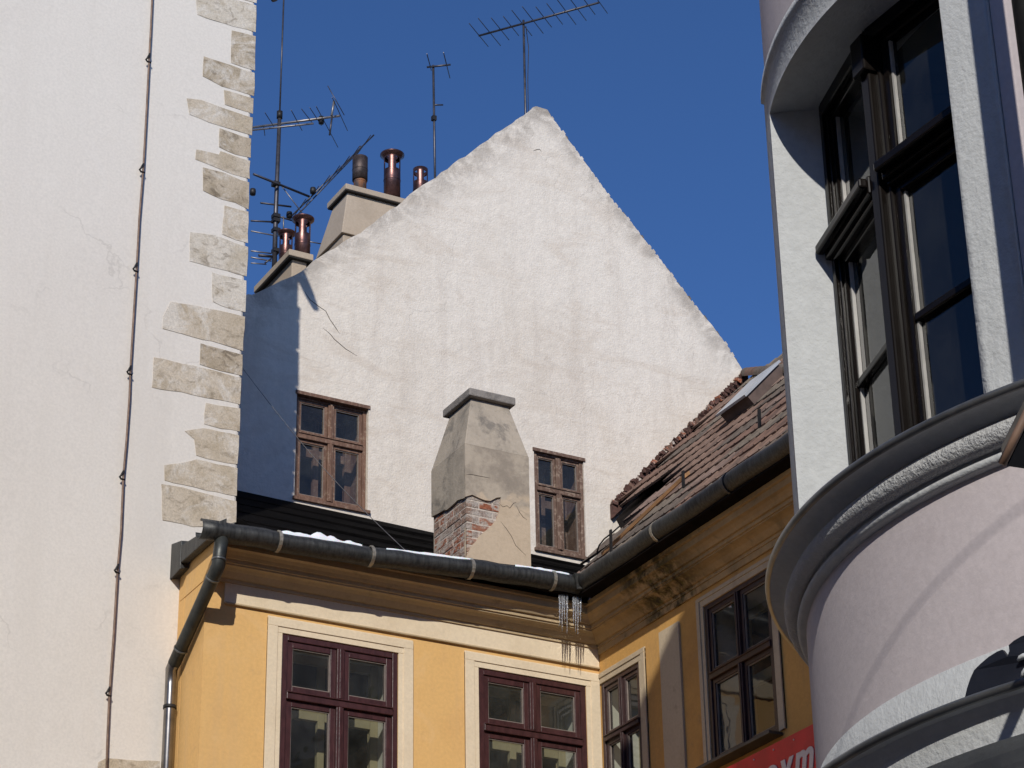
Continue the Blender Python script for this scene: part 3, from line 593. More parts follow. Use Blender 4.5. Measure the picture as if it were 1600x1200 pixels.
def strap(par, P, side, along, r, mat='strap_metal'):
    mb = MB(); ring = []
    for k in range(13):
        a = math.pi*.97+math.pi*1.42*k/12
        for rr in (r+.003, r+.009): ring.append((P+side*(math.cos(a)*rr)+Vector((0,0,math.sin(a)*rr))))
    vs = [v-along*.014 for v in ring]+[v+along*.014 for v in ring]; k = len(ring); fs = []
    for j in range(12):
        b = 2*j; fs += [(b+1,b+3,k+b+3,k+b+1),(b,k+b,k+b+2,b+2),(b,b+2,b+3,b+1),(k+b,k+b+1,k+b+3,k+b+2)]
    mb.add(vs, fs); tip = P+side*(math.cos(2.39*math.pi)*(r+.006))+Vector((0,0,math.sin(2.39*math.pi)*(r+.006)))
    mb.obox(tip-side*.02, along*.013, side*.03, Vector((0,0,.004)))
    return mb.build('strap', mat, par)
for x in (433, 578, 733, 860):
    p = atY(x, 860, YGU); P = Vector((p.x, YGU, zg(p.x))); strap(gut, P, Vector((0,-1,0)), Vector((1,0,0)), RG)
for x, y in ((1030,820),(1142,748)):
    p = atX(x, y, XGU); P = Vector((XGU, p.y, 9.385)); strap(gut2, P, Vector((-1,0,0)), Vector((0,1,0)), RG+.006, 'strap_metal' if x < 1100 else 'zinc_dark')
# mitre plate where gutters meet, and verge flashing at the left end
MB().hexa([(9.84,16.55,9.31),(9.99,16.50,9.31),(10.05,16.72,9.33),(9.86,16.74,9.31)], [(9.80,16.52,9.43),(9.99,16.48,9.44),(10.06,16.74,9.50),(9.83,16.76,9.43)]).build('gutter_mitre', 'gutter_metal', yh)
fl = MB(); fl.hexa([(XS-.085,16.56,9.235),(XS-.02,16.56,9.235),(XS-.02,17.63,9.25),(XS-.085,17.63,9.25)], [(XS-.085,16.56,9.30),(XS-.02,16.56,9.34),(XS-.02,17.63,9.46),(XS-.085,17.63,9.43)])
fl.hexa([(XS-.09,17.36,9.19),(XS+.2,17.36,9.27),(XS+.2,17.62,9.27),(XS-.09,17.62,9.17)], [(XS-.09,17.36,9.44),(XS+.2,17.36,9.47),(XS+.2,17.62,9.53),(XS-.09,17.62,9.50)])
fl.hexa([(XS+.2,16.7,9.26),(7.178,16.7,9.26),(7.178,17.62,9.26),(XS+.2,17.62,9.26)], [(XS+.2,16.7,9.30),(7.178,16.7,9.31),(7.178,17.62,9.50),(XS+.2,17.62,9.46)])
fl.build('verge_flashing', 'gutter_metal', yh, .006)
# downpipe
dp = empty('downpipe'); dp.parent = yh
bpy.data.objects.remove(dp)
top = Vector((6.66, YGU, zg(6.66)-.05))
e1 = atY(341, 884, YGU-.01); e2 = atX(331, 912, e1.x-.03); b2 = atY(268, 1046, 17.47); lowp = atY(262, 1210, 17.47)
q0 = e1+Vector((0,0,.0)); q1 = q0+(b2-q0).normalized()*.12
dpipe = MB().tube([top, top+(q0-top)*.55, q0, q1, q0+(b2-q0)*.35, q0+(b2-q0)*.65, b2-(b2-q0).normalized()*.06], [.055,.054,.055,.055,.053,.053,.052], 14).build('downpipe', 'pipe_patina', yh)
dpipe['label'] = 'bent dark downpipe at left end of the gutter'
MB().tube([b2-(b2-q0).normalized()*.1, b2, b2+Vector((0,0,-.12)), Vector((b2.x, b2.y, .1))], [.05,.049,.046,.046], 14).build('lower_pipe', 'pipe_glossy', dpipe)
for P, dr in ((top+(q0-top)*.8, (q0-top).normalized()), (q1, (b2-q0).normalized()), (q0+(b2-q0)*.80, (b2-q0).normalized())):
    MB().tube([P-dr*.008, P+dr*.008], .058, 14).build('pipe_seam', 'zinc_sheet', dpipe)
cl = Vector((b2.x, b2.y, atY(264, 1105, 17.47).z)); MB().tube([cl-Vector((0,0,.014)), cl+Vector((0,0,.014))], .053, 14).tube([cl, cl+Vector((.04,.16,0))], .008, 6).build('pipe_clamp', 'dark_iron', dpipe)
# tarred lean-to roof between gutter and gable
rz0, rz1 = 9.30, 11.33
MB().hexa([(7.18,YGU+.06,rz0-.05),(10.02,YGU+.06,rz0-.05),(12.2,YG-.002,rz1-.08),(7.18,YG-.002,rz1-.03)], [(7.18,YGU+.06,rz0),(10.02,YGU+.06,rz0),(12.2,YG-.002,rz1-.05),(7.18,YG-.002,rz1+.04)]).build('tarred_roof', 'tar_felt', yh)
def trf(x, f, h=0): return Vector((x, YGU+.06+(YG-.002-YGU-.06)*f, rz0+(rz1+.0-rz0)*f+h))
for k, f in enumerate((.22, .42, .62, .8)):
    x1_ = 10.02+(12.2-10.02)*f-.05; lap = MB().hexa([trf(7.2,f,.0), trf(x1_,f,-.01), trf(x1_,f+.02,-.01), trf(7.2,f+.02,.0)], [trf(7.2,f,.022), trf(x1_,f,.018), trf(x1_,f+.02,.018), trf(7.2,f+.02,.022)]); lap.build('felt_lap', 'tar_felt', yh)
# wing roof: sheathing, tiles, ridge -----------------------------------
RS = 1.084; RX0, RZ0 = 12.479, 12.005
def rz(x): return RZ0+RS*(x-RX0)
SLD = Vector((1,0,RS)).normalized(); SLN = Vector((-RS,0,1)).normalized()
XR = 14.30
_rp = lambda x, y: atPlane(x, y, Vector((RX0,0,RZ0)), SLN)
E1, E2, E3 = _rp(957, 800), _rp(973, 838), _rp(1003, 842)
HIP = [(XR, YG-.01), (13.05, 17.75), (12.1, 15.9), (12.1, 9.0)]
def hipx(y):
    for (xa, ya), (xb, yb) in zip(HIP, HIP[1:]):
        if yb <= y <= ya: return xa+(xb-xa)*(ya-y)/(ya-yb)
    return XR
shp = [(E1.x-.02, min(E1.y, YG-.01)), (E2.x, E2.y), (10.0, E3.y), (10.0, 9.0)] + HIP[::-1]
wr = MB().hexa([Vector((x,y,rz(x)))-SLN*.16 for x, y in shp], [Vector((x,y,rz(x)))-SLN*.075 for x, y in shp]).build('wing_roof', 'sheathing', yh)
wr['label'] = 'steep tiled roof of the right wing with missing lower tiles'
fs_ = MB()
for (xa, ya), (xb, yb) in zip(HIP, HIP[1:]): fs_.hexa([(xa,ya,rz(xa)-.25),(xb,yb,rz(xb)-.25),(xb+4,yb,rz(xb)-4.2),(xa+4,ya,rz(xa)-4.2)], [(xa,ya,rz(xa)-.09),(xb,yb,rz(xb)-.09),(xb+4,yb,rz(xb)-4.1),(xa+4,ya,rz(xa)-4.1)])
fs_.build('far_slope', 'tile_c', wr)
TW, EXP = .82, .36
tmesh = {}
def tile_mesh(mat):
    if mat in tmesh: return tmesh[mat]
    mb = MB(); L = EXP+.07; th = .022; w2 = TW*.5-.006
    vs = []
    for zt in (0, th):
        for a, b in ((-w2,0),(w2,0),(w2,L),(-w2,L)): vs.append((a, b, zt))
    mb.add(vs, [(0,3,2,1),(4,5,6,7),(0,1,5,4),(1,2,6,5),(2,3,7,6),(3,0,4,7)])
    for k in (-.30, -.1, .1, .30):   # shallow ribs running up the tile
        a = k*TW; mb.add([(a-.012,0,th),(a+.012,0,th),(a+.012,L*.98,th),(a-.012,L*.98,th),(a,0,th+.010),(a,L*.98,th+.010)], [(0,4,5,3),(4,1,2,5),(0,1,4),(2,3,5)])
    o = mb.build('tile', mat, None); me = o.data; bpy.data.objects.remove(o); tmesh[mat] = me; return me
TA_, TB_ = _rp(958, 793), _rp(1066, 736)
nrow = int(((XR-10.02)*math.sqrt(1+RS*RS))/EXP)+1
for i in range(nrow):
    s = i*EXP; x = 10.06+s*SLD.x
    y = YG-.08-(TW/2 if i % 2 else 0)-TW/2*0
    while y > 12.6:
        yc = y-TW/2; ok = True
        if yc > TB_.y:
            if x < TB_.x+(yc-TB_.y)*(TA_.x-TB_.x)/(TA_.y-TB_.y)-.05: ok = False
        if x > hipx(yc)-.12: ok = False
        if ok:
            mt = random.choice(['tile_a','tile_b','tile_b','tile_c','tile_d','tile_e'])
            o = bpy.data.objects.new('tile', tile_mesh(mt)); COL.objects.link(o); o.parent = wr
            P = Vector((x, yc, rz(x)))
            R3 = Matrix((Vector((0,-1,0)), SLD, SLN)).transposed()
            R3 = R3 @ Matrix.Rotation(random.uniform(-.022,.022), 3, 'Z') @ Matrix.Rotation(rad(2.4)+random.uniform(-.012,.012), 3, 'X').inverted()
            mm = R3.to_4x4(); mm.translation = P + SLN*(.0+random.uniform(0,.006)); o.matrix_world = mm
        y -= TW
hp_ = [Vector((x, y, rz(x))) for x, y in HIP[:3]]
for A, B in zip(hp_, hp_[1:]):
    L = (B-A).length; k = int(L/.34); dv = (B-A).normalized()
    for j in range(k):
        P = A+dv*(j*L/k); X_ = dv.cross(Vector((0,0,1))).normalized(); U_ = X_.cross(dv)
        ring = [[P+dv*(e*.37)+(X_*math.cos(a)+U_*math.sin(a))*(.085-.008*e) for a in [rad(-10+20*q) for q in range(11)]] for e in (0, 1)]
        MB().add(ring[0]+ring[1], [(q, q+1, 11+q+1, 11+q) for q in range(10)], True).build('ridge_tile', random.choice(['tile_a','tile_c','tile_e']), wr)
# broken tile pieces bedded where the wing roof meets the gable
MB().hexa([Vector((12.44,YG-.06,rz(12.44)-.1)), Vector((14.28,YG-.06,rz(14.28)-.1)), Vector((14.28,YG-.001,rz(14.28)-.1)), Vector((12.44,YG-.001,rz(12.44)-.1))], [Vector((12.44,YG-.05,rz(12.44)+.045)), Vector((14.28,YG-.05,rz(14.28)+.045)), Vector((14.28,YG-.001,rz(14.28)+.07)), Vector((12.44,YG-.001,rz(12.44)+.07))]).build('mortar_fillet', 'tile_fragment', wr)
n = 100
for i in range(n):
    f = (i+random.uniform(-.4,.4))/n; x = 12.46+(14.27-12.46)*f; s = random.uniform(.35, .8)
    P = Vector((x, YG-.035-random.uniform(0,.03), rz(x)+.055+random.uniform(-.015,.025)))
    R3 = Matrix.Rotation(random.uniform(-.6,.6), 3, 'X') @ Matrix.Rotation(-math.atan(RS)+random.uniform(-.7,.7), 3, 'Y') @ Matrix.Rotation(random.uniform(-.5,.5), 3, 'Z')
    MB().hexa([P+R3@Vector(v)*s for v in ((-.035,-.06,-.05),(.03,-.05,-.05),(.035,.06,-.05),(-.03,.05,-.05))], [P+R3@Vector(v)*s for v in ((-.022,-.05,.035),(.024,-.03,.05),(.02,.05,.03),(-.03,.04,.045))]).build('tile_fragment', random.choice(['tile_fragment','tile_fragment','tile_fragment','tile_a','brick_a']), wr)
# open roof hatch
HP = atPlane(1139, 664, Vector((RX0,0,RZ0)), SLN)
def RP(a, b, h): return HP + SLD*a*.62 + Vector((0,-1,0))*b*.44 + SLN*h*.8
hb = MB()
for a0, a1, b0, b1 in ((0,.95,0,.03),(0,.95,1.05,1.08),(0,.03,.03,1.05),(.92,.95,.03,1.05)):
    hb.hexa([RP(a0,b0,-.05),RP(a1,b0,-.05),RP(a1,b1,-.05),RP(a0,b1,-.05)], [RP(a0,b0,.16),RP(a1,b0,.16),RP(a1,b1,.16),RP(a0,b1,.16)])
hatch = hb.build('roof_hatch', 'skylight_side', wr)
MB().hexa([RP(-.06,-.05,.17),RP(1.0,-.05,.17),RP(1.0,1.13,.17),RP(-.06,1.13,.17)], [RP(-.06,-.05,.20),RP(1.0,-.05,.20),RP(1.0,1.13,.20),RP(-.06,1.13,.20)]).build('hatch_lid', 'skylight_sheet', hatch)
# loose plank along the gutter, snow guard irons
A = atX(945, 862, 10.12); B = atX(1072, 742, 10.12)
dv = (B-A).normalized(); MB().obox((A+B)/2, dv*((B-A).length/2), Vector((.035,0,.03)), Vector((-.006,0,.012))).build('plank', 'plank_wood', wr)
for x, y0, y1 in ((955,862,828),(1068,762,736),(1187,668,640)):
    A = atX(x, y0, 10.03); B = atX(x-1, y1, 10.03); MB().obox((A+B)/2, Vector((0,.016,0)), Vector((.006,0,0)), (B-A)/2).build('snow_guard', 'dark_iron', wr)
pts = [atX(933,862,10.03), atX(936,852,10.03), atX(944,842,10.03), atX(957,832,10.03), atX(968,822,10.03)]
MB().tube(pts, .007, 5).build('guard_wire', 'dark_iron', wr)
# front chimney with fallen render --------------------------------------
YC = 17.5
pn = atY(727.5, 800, YC); pr = atY(828, 800, YC); cx0, cx1 = pn.x, pr.x; cy1 = atX(674, 800, cx0).y
zsh = atY(824, 714, YC).z; ztop = zsh+.53
ins = .022
core = MB().box(cx0+ins, cx1-ins, YC+ins, cy1-ins, 9.2, zsh-.01)
chm = core.build('chimney', 'chimney_mortar', yh); chm['label'] = 'stout tapered roof chimney with bricks showing through fallen render'
tp = MB(); frustum(tp, cx0, cx1, YC, cy1, zsh, cx0+.13, cx1-.135, YC+.12, cy1-.12, ztop); tp.build('tapered_top', 'chimney_render', chm, .006)
MB().box(cx0+.085, cx1-.085, YC+.065, cy1-.06, ztop+.001, ztop+.08).build('cap', 'concrete', chm, .012)
def fz(x, y): p = atY(x, y, YC); return (p.x, p.z)
def lz(x, y): p = atX(x, y, cx0); return (p.y, p.z)
front_edge = roughen([(728,776),(738,773),(748,778),(757,781),(766,783),(776,777),(783,777),(782,786),(780,800),(776,812),(768,822),(758,830),(750,836),(744,846),(738,852),(733,862),(728,872)], amp=1.3)[:-2]
fe = [fz(x, y) for x, y in front_edge]; fe[0] = (cx0, fe[0][1]); fe[-1] = (cx0, fe[-1][1])
outer = [(cx0, zsh)] + fe + [(cx0, 9.2), (cx1, 9.2), (cx1, zsh)]
holed(outer, [], lambda u, z: Vector((u, YC, z)), Vector((0,-1,0)), ins).build('render', 'chimney_tan', chm)
left_edge = roughen([(727.4,776),(715,781),(706,790),(698,796),(688,798),(680,804),(674,808)], amp=1.2)
le = [lz(x, y) for x, y in left_edge[:-1]]; le[0] = (YC+.0, le[0][1]); zl = lz(674, 808)[1]
le = [(max(u_, YC+ins+.0006), z_) for u_, z_ in le]
outer = [(YC+ins+.0006, zsh)] + le + [(cy1, zl), (cy1, zsh)]
holed(outer, [], lambda u, z: Vector((cx0, u, z)), Vector((-1,0,0)), ins).build('render', 'chimney_render', chm)
MB().box(cx1-ins, cx1-.001, YC+ins+.001, cy1-.001, 9.2, zsh-.001).build('render', 'chimney_render', chm)
MB().box(cx0+ins+.001, cx1-ins-.001, cy1-ins, cy1-.001, 9.2, zsh-.001).build('render', 'chimney_render', chm)
# bricks
bh, bl, mj = .072, .26, .010
z = 9.62; row = 0
while z < zsh-.05:
    off = (row % 2)*bl*.5
    u = YC+ins-.004+ (0.13 if row % 2 else .26)-.26     # left face bricks
    first = True
    y = YC+ins-.006
    L0 = .125 if row % 2 else bl
    while y < cy1-ins-.02:
        L = (L0 if first else bl); e = min(y+L-mj, cy1-ins); pr_ = random.uniform(.000, .007)
        zt_lim = None
        if not first or True:
            mt = random.choice(['brick_a','brick_b','brick_c','brick_d','brick_d','brick_e','brick_e'])
            MB().box(cx0+ins-pr_-.001, cx0+ins+.05, y+.001, e, z+random.uniform(-.003,.003), z+bh-mj).build('brick', mt, chm, .005)
        y += L; first = False
    x = cx0+ins+.051; first = True
    L0 = bl-.05 if row % 2 else .075
    while x < cx0+.42:
        L = L0 if first else bl; pr_ = random.uniform(.000, .006)
        if z > 9.75: MB().box(x, x+L-mj, YC+ins-pr_-.001, YC+ins+.04, z+random.uniform(-.003,.003), z+bh-mj).build('brick', random.choice(['brick_b','brick_c','brick_d','brick_e','brick_e','brick_a']), chm, .005)
        x += L; first = False
    z += bh; row += 1
for L in ([(780,786),(786,792),(792,790),(797,794),(803,786),(806,785)], [(806,790),(812,800),(818,808),(824,812)], [(783,815),(790,825),(799,838),(806,852),(822,868)], [(728,742),(736,741),(750,744),(765,747)]):
    MB().tube([atY(x+random.uniform(-.8,.8), y, YC-.001) for x, y in L], [.001]+[.0026]*(len(L)-2)+[.001], 4).build('crack', 'crack_dark', chm)
# red banner on the wing
bn = empty('red_banner'); tag(bn, 'red banner with white lettering below the wing window', 'sign')
XB = XW-.16
tl = atX(1142, 1197, XB); tr_ = atX(1275, 1128, XB); zb = (tl.z+tr_.z)/2
MB().box(XB, XB+.012, 12.9, tl.y+.55, zb-.62, zb).build('panel', 'red_banner', bn)
for k in range(6): MB().lathe((0,0), [(0,.006),(.006,.004),(.007,0)], 0, 360, 45).build('rivet', 'white_letter', bn).matrix_world = Matrix.Translation((XB-.001, tl.y-.05-k*.26, zb-.045)) @ Matrix.Rotation(rad(-90), 4, 'Y')
fc = bpy.data.curves.new('txt', 'FONT'); fc.body = 'ovm'; fc.size = .31; fc.extrude = .003; fc.shear = .22; fc.offset = .011; fc.space_character = 1.28
tx = bpy.data.objects.new('txt', fc); COL.objects.link(tx)
bpy.context.view_layer.update(); dg = bpy.context.evaluated_depsgraph_get(); me = bpy.data.meshes.new_from_object(tx.evaluated_get(dg)); bpy.data.objects.remove(tx)
lt_ = bpy.data.objects.new('lettering', me); COL.objects.link(lt_); me.materials.clear(); me.materials.append(M['white_letter']); lt_.parent = bn
w_ = max(v.co.x for v in me.vertices)
mend = atX(1274, 1196, XB)
lt_.matrix_world = Matrix.Translation((XB-.004, mend.y+w_*1.0+.0, atX(1252, 1199, XB).z-.035)) @ Matrix(((0,0,-1,0),(-1,0,0,0),(0,1,0,0),(0,0,0,1)))
MB().box(XW-.13, XW-.001, V1[0]-.04, V1[1]+.05, V1[2]-.04, V1[2]-.014).build('window_sill', 'zinc_dark', yh, .004)
# ================================================================== ICICLES, SNOW, WIRE
for i, (x, y0, y1) in enumerate([(874.5,938,978),(878.5,938,987),(882,938,970),(886,938,990),(896,938,976),(899.5,938,987),(903,938,992),(907,938,972)]):
    Yi = YGU+.03; A = atY(x, y0, Yi); B = atY(x, y1, Yi); n = 7
    pts = [A+(B-A)*(k/n)+Vector((random.uniform(-.002,.002),random.uniform(-.002,.002),0)) for k in range(n+1)]; A.z += .03; pts[0].z += .05
    o = MB().tube(pts, [.0085*(1-k/n)**1.1+.0010+random.uniform(0,.0008) for k in range(n+1)], 7).build('icicle', 'ice')
    tag(o, 'thin icicle under the gutter corner, %s from the left' % ['first','second','third','fourth','fifth','sixth','seventh','last'][i], 'icicle', 'icicles at the gutter corner')
def snow(x0, x1, hgt, label):
    mb = MB(); k = 24; a = atY(x0, 840, YGU).x; b = atY(x1, 860, YGU).x; rows = []
    for i in range(k+1):
        f = i/k; x = a+(b-a)*f; h = hgt*(math.sin(math.pi*min(1,max(0,f)))**.6)*(.55+.45*math.sin(f*9+1)*math.sin(f*23)+.25*random.random())
        rows.append([(x, YGU-.05, zg(x)+.02), (x, YGU-.045, zg(x)+.075+h*.35), (x, YGU-.01, zg(x)+.078+h*.9), (x, YGU+.03, zg(x)+.078+h), (x, YGU+.078, zg(x)-.0)])
    mb.add([v for r in rows for v in r], [(i*5+j, i*5+j+1, (i+1)*5+j+1, (i+1)*5+j) for i in range(k) for j in range(4)], True)
    o = mb.build('snow_patch', 'snow'); tag(o, label, 'snow', 'snow lying in the gutter'); return o
snow(436, 562, .07, 'lumpy patch of snow in the gutter, nearest the downpipe')
snow(600, 735, .024, 'thin snow in the gutter in front of the tapered chimney')
snow(800, 884, .026, 'thin snow in the gutter next to the inner corner')
A = atY(372, 566, 19.4); B = atY(646, 872, 17.05); pts = [A+(B-A)*(k/16)-Vector((0,0,.10*math.sin(math.pi*k/16))) for k in range(17)]
o = MB().tube(pts, .0035, 5).build('cable', 'aerial_grey'); tag(o, 'thin cable strung from the white tower down past the window', 'cable')
# ================================================================== ORIEL HOUSE
oh = empty('oriel_house'); tag(oh, 'pink and white house with round oriel window at right', 'house')
OC = (6.603, 5.836); RW = 1.862; RT = 1.876; ZS, ZH, ZB = 5.0, 6.917, 4.231
B0, B1, BI0, BI1, BM = -102.2, -62.4, -100.8, -63.8, -82.3
def pol(b, r, z): return Vector((OC[0]+r*math.sin(rad(b)), OC[1]+r*math.cos(rad(b)), z))
MB().lathe(OC, [(RW, ZB), (RW, 4.82)], 0, 360, 2).build('apron_wall', 'oriel_pink', oh)
MB().lathe(OC, [(RW+.003, 4.03), (RW+.003, ZB-.0005), (RW, ZB)], 0, 360, 2).build('white_band', 'oriel_white', oh)
mb = MB().lathe(OC, [(RW, 5.0), (RW, 12.9)], B1+5.9, 360+B0-5.9, 2)
mb.lathe(OC, [(RW, ZH+.17), (RW, 12.9)], B0-5.9, B1+5.9, 2); mb.build('upper_wall', 'oriel_pink', oh)
# raised white surround: two piers and curved head, with reveals
mb = MB()
for b0, b1 in ((B1, B1+5.8), (B0-5.8, B0)):
    mb.lathe(OC, [(RT, 5.0), (RT, ZH)], b0, b1, 1)
    for b in (b0, b1): mb.add([pol(b,RT,5), pol(b,RW-.02,5), pol(b,RW-.02,ZH+.17), pol(b,RT,ZH+.17)], [(0,1,2,3)])
mb.lathe(OC, [(RT, ZH), (RT, ZH+.165), (RT+.012, ZH+.17), (RT+.012, ZH+.20), (RW, ZH+.205)], B0-5.8, B1+5.8, 1)
mb.build('window_surround', 'oriel_white', oh)
for bo, bi in ((B1, BI1), (B0, BI0)): MB().add([pol(bo,RT,5), pol(bi,1.60,5), pol(bi,1.60,ZH), pol(bo,RT,ZH)], [(0,1,2,3)]).build('jamb', 'oriel_white', oh)
MB().lathe(OC, [(RT, ZH), (1.50, ZH)], B0, B1, 1).build('soffit', 'oriel_white', oh)
# sill: zinc sheet on plaster mouldings
MB().lathe(OC, [(1.5, 5.012), (1.99, 5.002), (1.999, 5.004), (2.002, 4.998), (1.999, 4.982), (1.985, 4.980)], 0, 360, 1.5).build('sill_sheet', 'zinc_sheet', oh)
MB().lathe(OC, [(1.986, 4.981), (1.955, 4.977), (1.935, 4.966), (1.912, 4.9455)], 0, 360, 1.5).build('sill_underside', 'oriel_white', oh)
prof = [(1.912, 4.945)]+[(1.893+.044*math.cos(a), 4.903+.044*math.sin(a)) for a in [rad(80-20*k) for k in range(9)]]
MB().lathe(OC, prof+[(1.884, 4.862)], 0, 360, 1.5).build('roll_moulding', 'oriel_stucco', oh)
prof = [(1.884, 4.862), (1.884, 4.858)]+[(1.876+.018*math.cos(a), 4.838+.018*math.sin(a)) for a in [rad(85-20*k) for k in range(9)]]
MB().lathe(OC, prof+[(RW-.002, 4.818)], 0, 360, 1.5).build('bead_moulding', 'oriel_white', oh)
# lower ledge
MB().lathe(OC, [(1.85, 4.052), (2.02, 4.046), (2.029, 4.046), (2.031, 4.04), (2.028, 4.024), (2.012, 4.022)], 0, 360, 1.5).build('ledge_sheet', 'zinc_sheet', oh)
MB().lathe(OC, [(2.013, 4.023), (1.99, 4.018), (1.975, 3.995), (1.968, 3.975), (1.965, 3.905), (1.935, 3.90), (1.90, 3.89), (1.865, 3.865), (1.845, 3.83), (1.842, 3.80), (1.875, 3.795), (1.875, 3.60), (1.80, 3.57), (1.80, .0)], 0, 360, 1.5, smooth=False).build('lower_cornice', 'oriel_white', oh)
# above the picture: unseen panel added to shade the wing, then turret cap
EP = Vector((math.cos(rad(SUN_AZ-180)), -math.sin(rad(SUN_AZ-180)), 0)); EL = Vector((math.sin(rad(SUN_AZ-180)), math.cos(rad(SUN_AZ-180)), 0)); L0 = Vector((OC[0], OC[1], 0)).dot(EL)
outl = [(-.48, 13.0), (-.48, 14.05), (-.075, 14.33), (.268, 14.57), (.5, 14.66), (3.6, 14.66), (3.6, 13.0)]
MB().extr(None, [EP*p+EL*L0+Vector((0,0,z)) for p, z in outl], [EP*p+EL*(L0-.35)+Vector((0,0,z)) for p, z in outl]).build('shade_panel', 'oriel_white', oh)
MB().lathe(OC, [(0, 12.9), (RW+.1, 12.9), (RW+.1, 13.0), (0, 13.05)], 0, 360, 6, smooth=False).build('turret_top', 'zinc_sheet', oh)
MB().tube([(4.416, 4.628, 5.46), (4.416, 4.628, 12.6), (4.9, 5.0, 12.95)], .055, 12).build('downpipe', 'zinc_dark', oh)  # unseen pipe added to cast the upright dark strip on the pier
# body of the house behind the oriel
MB().hexa([(7.6,4.0,0),(15,0,0),(18,8.6,0),(8.35,6.8,0)], [(7.6,4.0,13),(15,0,13),(18,8.6,13),(8.35,6.8,13)]).build('wall', 'oriel_pink', oh)
# bow window, two lights wide, three high
RI = 1.66
ow = MB(); WZ0, WZ1 = 5.0, ZH
J0, Mx, J1 = pol(BI1, RI, 0), pol(BM, RI, 0), pol(BI0, RI, 0)
def facet(A, B):
    u = (B-A); L = u.length; u = u/L; n = Vector((u.y, -u.x, 0)); n = n if n.dot(Vector((A.x-OC[0], A.y-OC[1], 0))) > 0 else -n
    return A, u, n, L
def fbar(mb, fc_, a0, a1, z0, z1, d0, d1):
    A, u, n, L = fc_; q = [A+u*a0+n*d0, A+u*a1+n*d0, A+u*a1+n*d1, A+u*a0+n*d1]
    return mb.hexa([p+Vector((0,0,z0)) for p in q], [p+Vector((0,0,z1)) for p in q])
FA, FB = facet(J0, Mx), facet(J1, Mx)
ow = MB()
for f_ in (FA, FB):
    L = f_[3]; fbar(ow, f_, 0, .03, WZ0, WZ1, -.05, .03); fbar(ow, f_, .03, L, WZ1-.06, WZ1, -.05, .03); fbar(ow, f_, .03, L, WZ0, WZ0+.035, -.05, .02)
    fbar(ow, f_, .03, .042, WZ0+.036, WZ1-.061, -.02, .016)
owin = ow.build('window', 'black_paint', oh, .005)
# central post with capital
mu = MB(); bm_ = lambda b, r, z: pol(b, r, z)
for r0, w, z0, z1 in ((RI+.045, 1.0, WZ0, WZ1-.20), (RI+.012, 1.8, WZ0, WZ1-.2), (RI+.07, 1.5, WZ1-.21, WZ1-.05)):
    q = [(BM-w,RI-.05),(BM+w,RI-.05),(BM+w,r0),(BM-w,r0)]
    mu.hexa([pol(b,r,z0) for b, r in q], [pol(b,r,z1) for b, r in q])
mu.build('mullion', 'black_paint', owin, .008)
ZT, ZQ = 6.27, 5.655
for f_ in (FA, FB):
    L = f_[3]
    tm = MB(); fbar(tm, f_, -.015, L-.04, ZT-.045, ZT+.035, -.05, .05); fbar(tm, f_, -.02, L-.04, ZT-.02, ZT+.02, .05, .085); fbar(tm, f_, 0, L-.04, ZT-.065, ZT-.045, -.05, .03); tm.build('transom', 'black_paint', owin, .008)
    a0, a1 = .042, L-.052
    for z0, z1, sub in ((WZ0+.036, ZT-.066, True), (ZT+.036, WZ1-.061, False)):
        sh = MB(); q = .032
        for b0, b1, c0, c1 in ((a0,a0+q,z0,z1),(a1-q,a1,z0,z1),(a0+q,a1-q,z1-q,z1),(a0+q,a1-q,z0,z0+q)): fbar(sh, f_, b0, b1, c0, c1, -.045, .004)
        if sub: fbar(sh, f_, a0+q, a1-q, ZQ-.016, ZQ+.016, -.045, .0)
        sh.build('casement', 'black_paint', owin, .006)
        for g0 in (a0+q+.001, a1-q-.010): fbar(MB(), f_, g0, g0+.009, z0+q, z1-q, -.024, -.010).build('glazing_bead', 'oriel_bead_glint', owin)
        for c0, c1 in (((z0+q, ZQ-.02), (ZQ+.02, z1-q)) if sub else ((z0+q, z1-q),)):
            A, u, n, _ = f_
            MB().add([A+u*(a0+q)+n*-.025+Vector((0,0,c0)), A+u*(a1-q)+n*-.025+Vector((0,0,c0)), A+u*(a1-q)+n*-.025+Vector((0,0,c1)), A+u*(a0+q)+n*-.025+Vector((0,0,c1))], [(0,1,2,3)]).build('pane', 'oriel_glass', owin)
# dark room behind
mb = MB().lathe(OC, [(1.59, 4.9), (1.59, 5.0)], BI0-3, BI1+3, 2)
q = [pol(BI0-1, 1.58, 0), pol(BI1+1, 1.58, 0), pol(BI1+1, .3, 0), pol(BI0-1, .3, 0)]
for k in (1, 2, 3): mb.add([q[k]+Vector((0,0,4.9)), q[(k+1)%4]+Vector((0,0,4.9)), q[(k+1)%4]+Vector((0,0,7)), q[k]+Vector((0,0,7))], [(0,1,2,3)])
mb.add([p+Vector((0,0,7)) for p in q], [(0,1,2,3)]); mb.add([p+Vector((0,0,4.9)) for p in q], [(0,1,2,3)]); mb.build('room', 'room_dark', owin)
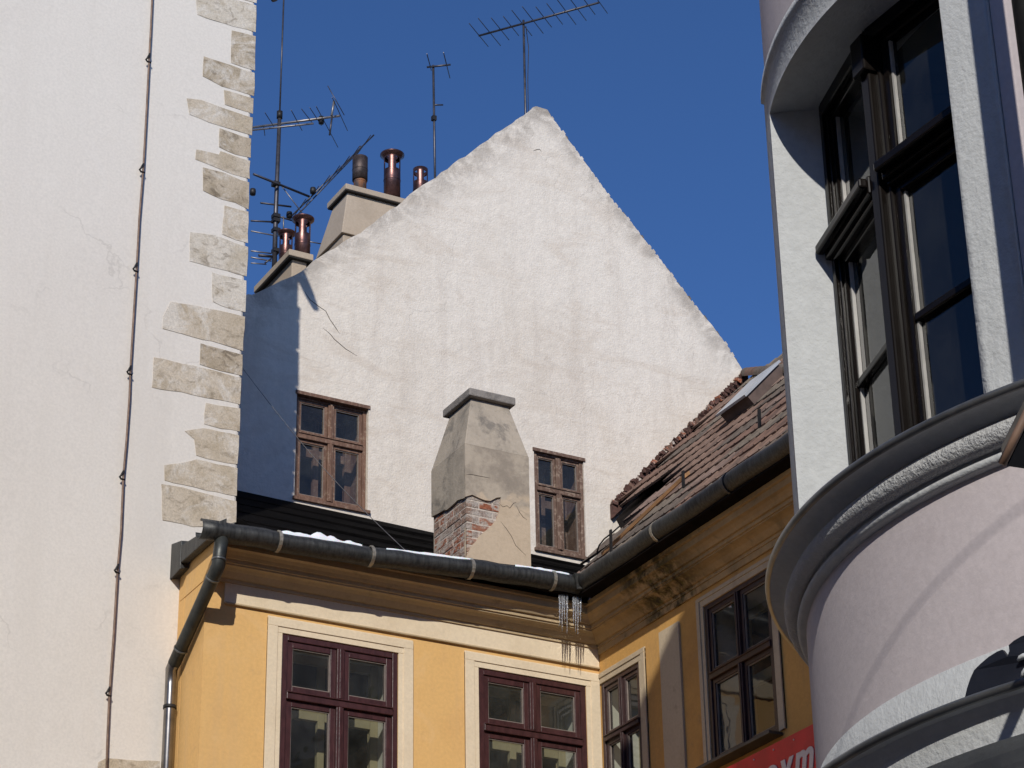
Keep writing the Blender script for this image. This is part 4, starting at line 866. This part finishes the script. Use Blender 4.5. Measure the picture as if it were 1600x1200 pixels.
# lantern box hanging in front of the oriel at the frame's right edge
lb = empty('hanging_sign_box'); tag(lb, 'grey hanging sign box with wooden rim beside the oriel ledge', 'sign')
def ap(x, y, d): return CAM + ray(x, y)*d
D = 6.75
a = ap(1566, 724, D); b = ap(1600, 655, D+.02); uu = (b-a); vv = ap(1640, 735, D+.25)-a
dn = Vector((0,0,.05))
MB().hexa([a, a+vv*1.4, a+vv*1.4+uu*1.3, a+uu*1.3], [p+dn for p in (a, a+vv*1.4, a+vv*1.4+uu*1.3, a+uu*1.3)]).build('box', 'lamp_grey', lb, .004)
MB().hexa([a+vv*.10-dn*.12, a+vv*1.3-dn*.12, a+vv*1.3+uu*1.2-dn*.12, a+vv*.10+uu*1.2-dn*.12], [p-dn*.02 for p in (a+vv*.10, a+vv*1.3, a+vv*1.3+uu*1.2, a+vv*.10+uu*1.2)]).build('underside_sheet', 'near_black', lb)  # near-black sheet hung under the box
MB().tube([a+uu*-.02, a+uu*1.3], .012, 6).build('rim', 'lamp_wood', lb)

# dark navy cut-out sheet standing on the lower ledge
sil = [(1507,1092),(1511,1075),(1516,1060),(1522,1047),(1532,1037),(1545,1026),(1558,1018),(1566,1015),(1570,1020),(1574,1026),(1577,1017),(1576,1008),(1584,1001),(1596,994),(1612,989),(1640,984),(1700,985),(1740,1010),(1750,1050)]
def atC(x, y, r):
    d = ray(x, y); h = Vector((d.x, d.y)); c = Vector(OC); A_ = h.dot(h); B_ = -2*h.dot(c); C_ = c.dot(c)-r*r; D_ = max(0, B_*B_-4*A_*C_); return CAM + d*((-B_-math.sqrt(D_))/(2*A_))
base = [atC(x, y, 1.955) for x, y in sil]
loop = base + [Vector((base[-1].x, base[-1].y, 4.03)), Vector((base[0].x, base[0].y, 4.03))]
cen = Vector((OC[0], OC[1], 0))
back = [p - Vector((p.x-OC[0], p.y-OC[1], 0)).normalized()*.012 for p in loop]
tri = tessellate_polygon([[Vector((p.y, p.z, 0)) for p in loop]]); k = len(loop)
o = MB().add(loop+back, [tuple(t) for t in tri]+[tuple(i+k for i in t[::-1]) for t in tri]+[(i,(i+1)%k,k+(i+1)%k,k+i) for i in range(k)]).build('navy_cutout', 'navy_sheet')
tag(o, 'dark navy cut-out sheet standing on the lower oriel ledge', 'sign')
for L in ([(1590,1032),(1594,1028),(1600,1025),(1612,1022)], [(1596,1058),(1599,1052),(1604,1046),(1612,1040)]):
    MB().tube([atC(x, y, 1.957) for x, y in L], [.004,.008,.009,.006], 6).build('scroll', 'oriel_white', o)

# slack cable over the lane (above the picture); its blurred shadow crosses the pink wall
A = atC(1600, 790, RW)+SUN*5.0; B = atC(1330, 1120, RW)+SUN*5.2; dv = (A-B)
o = MB().tube([B-dv*3.0, B, A, A+dv*4.0], .0038, 6).build('overhead_cable', 'dark_iron'); tag(o, 'overhead cable crossing the lane above the picture', 'cable')
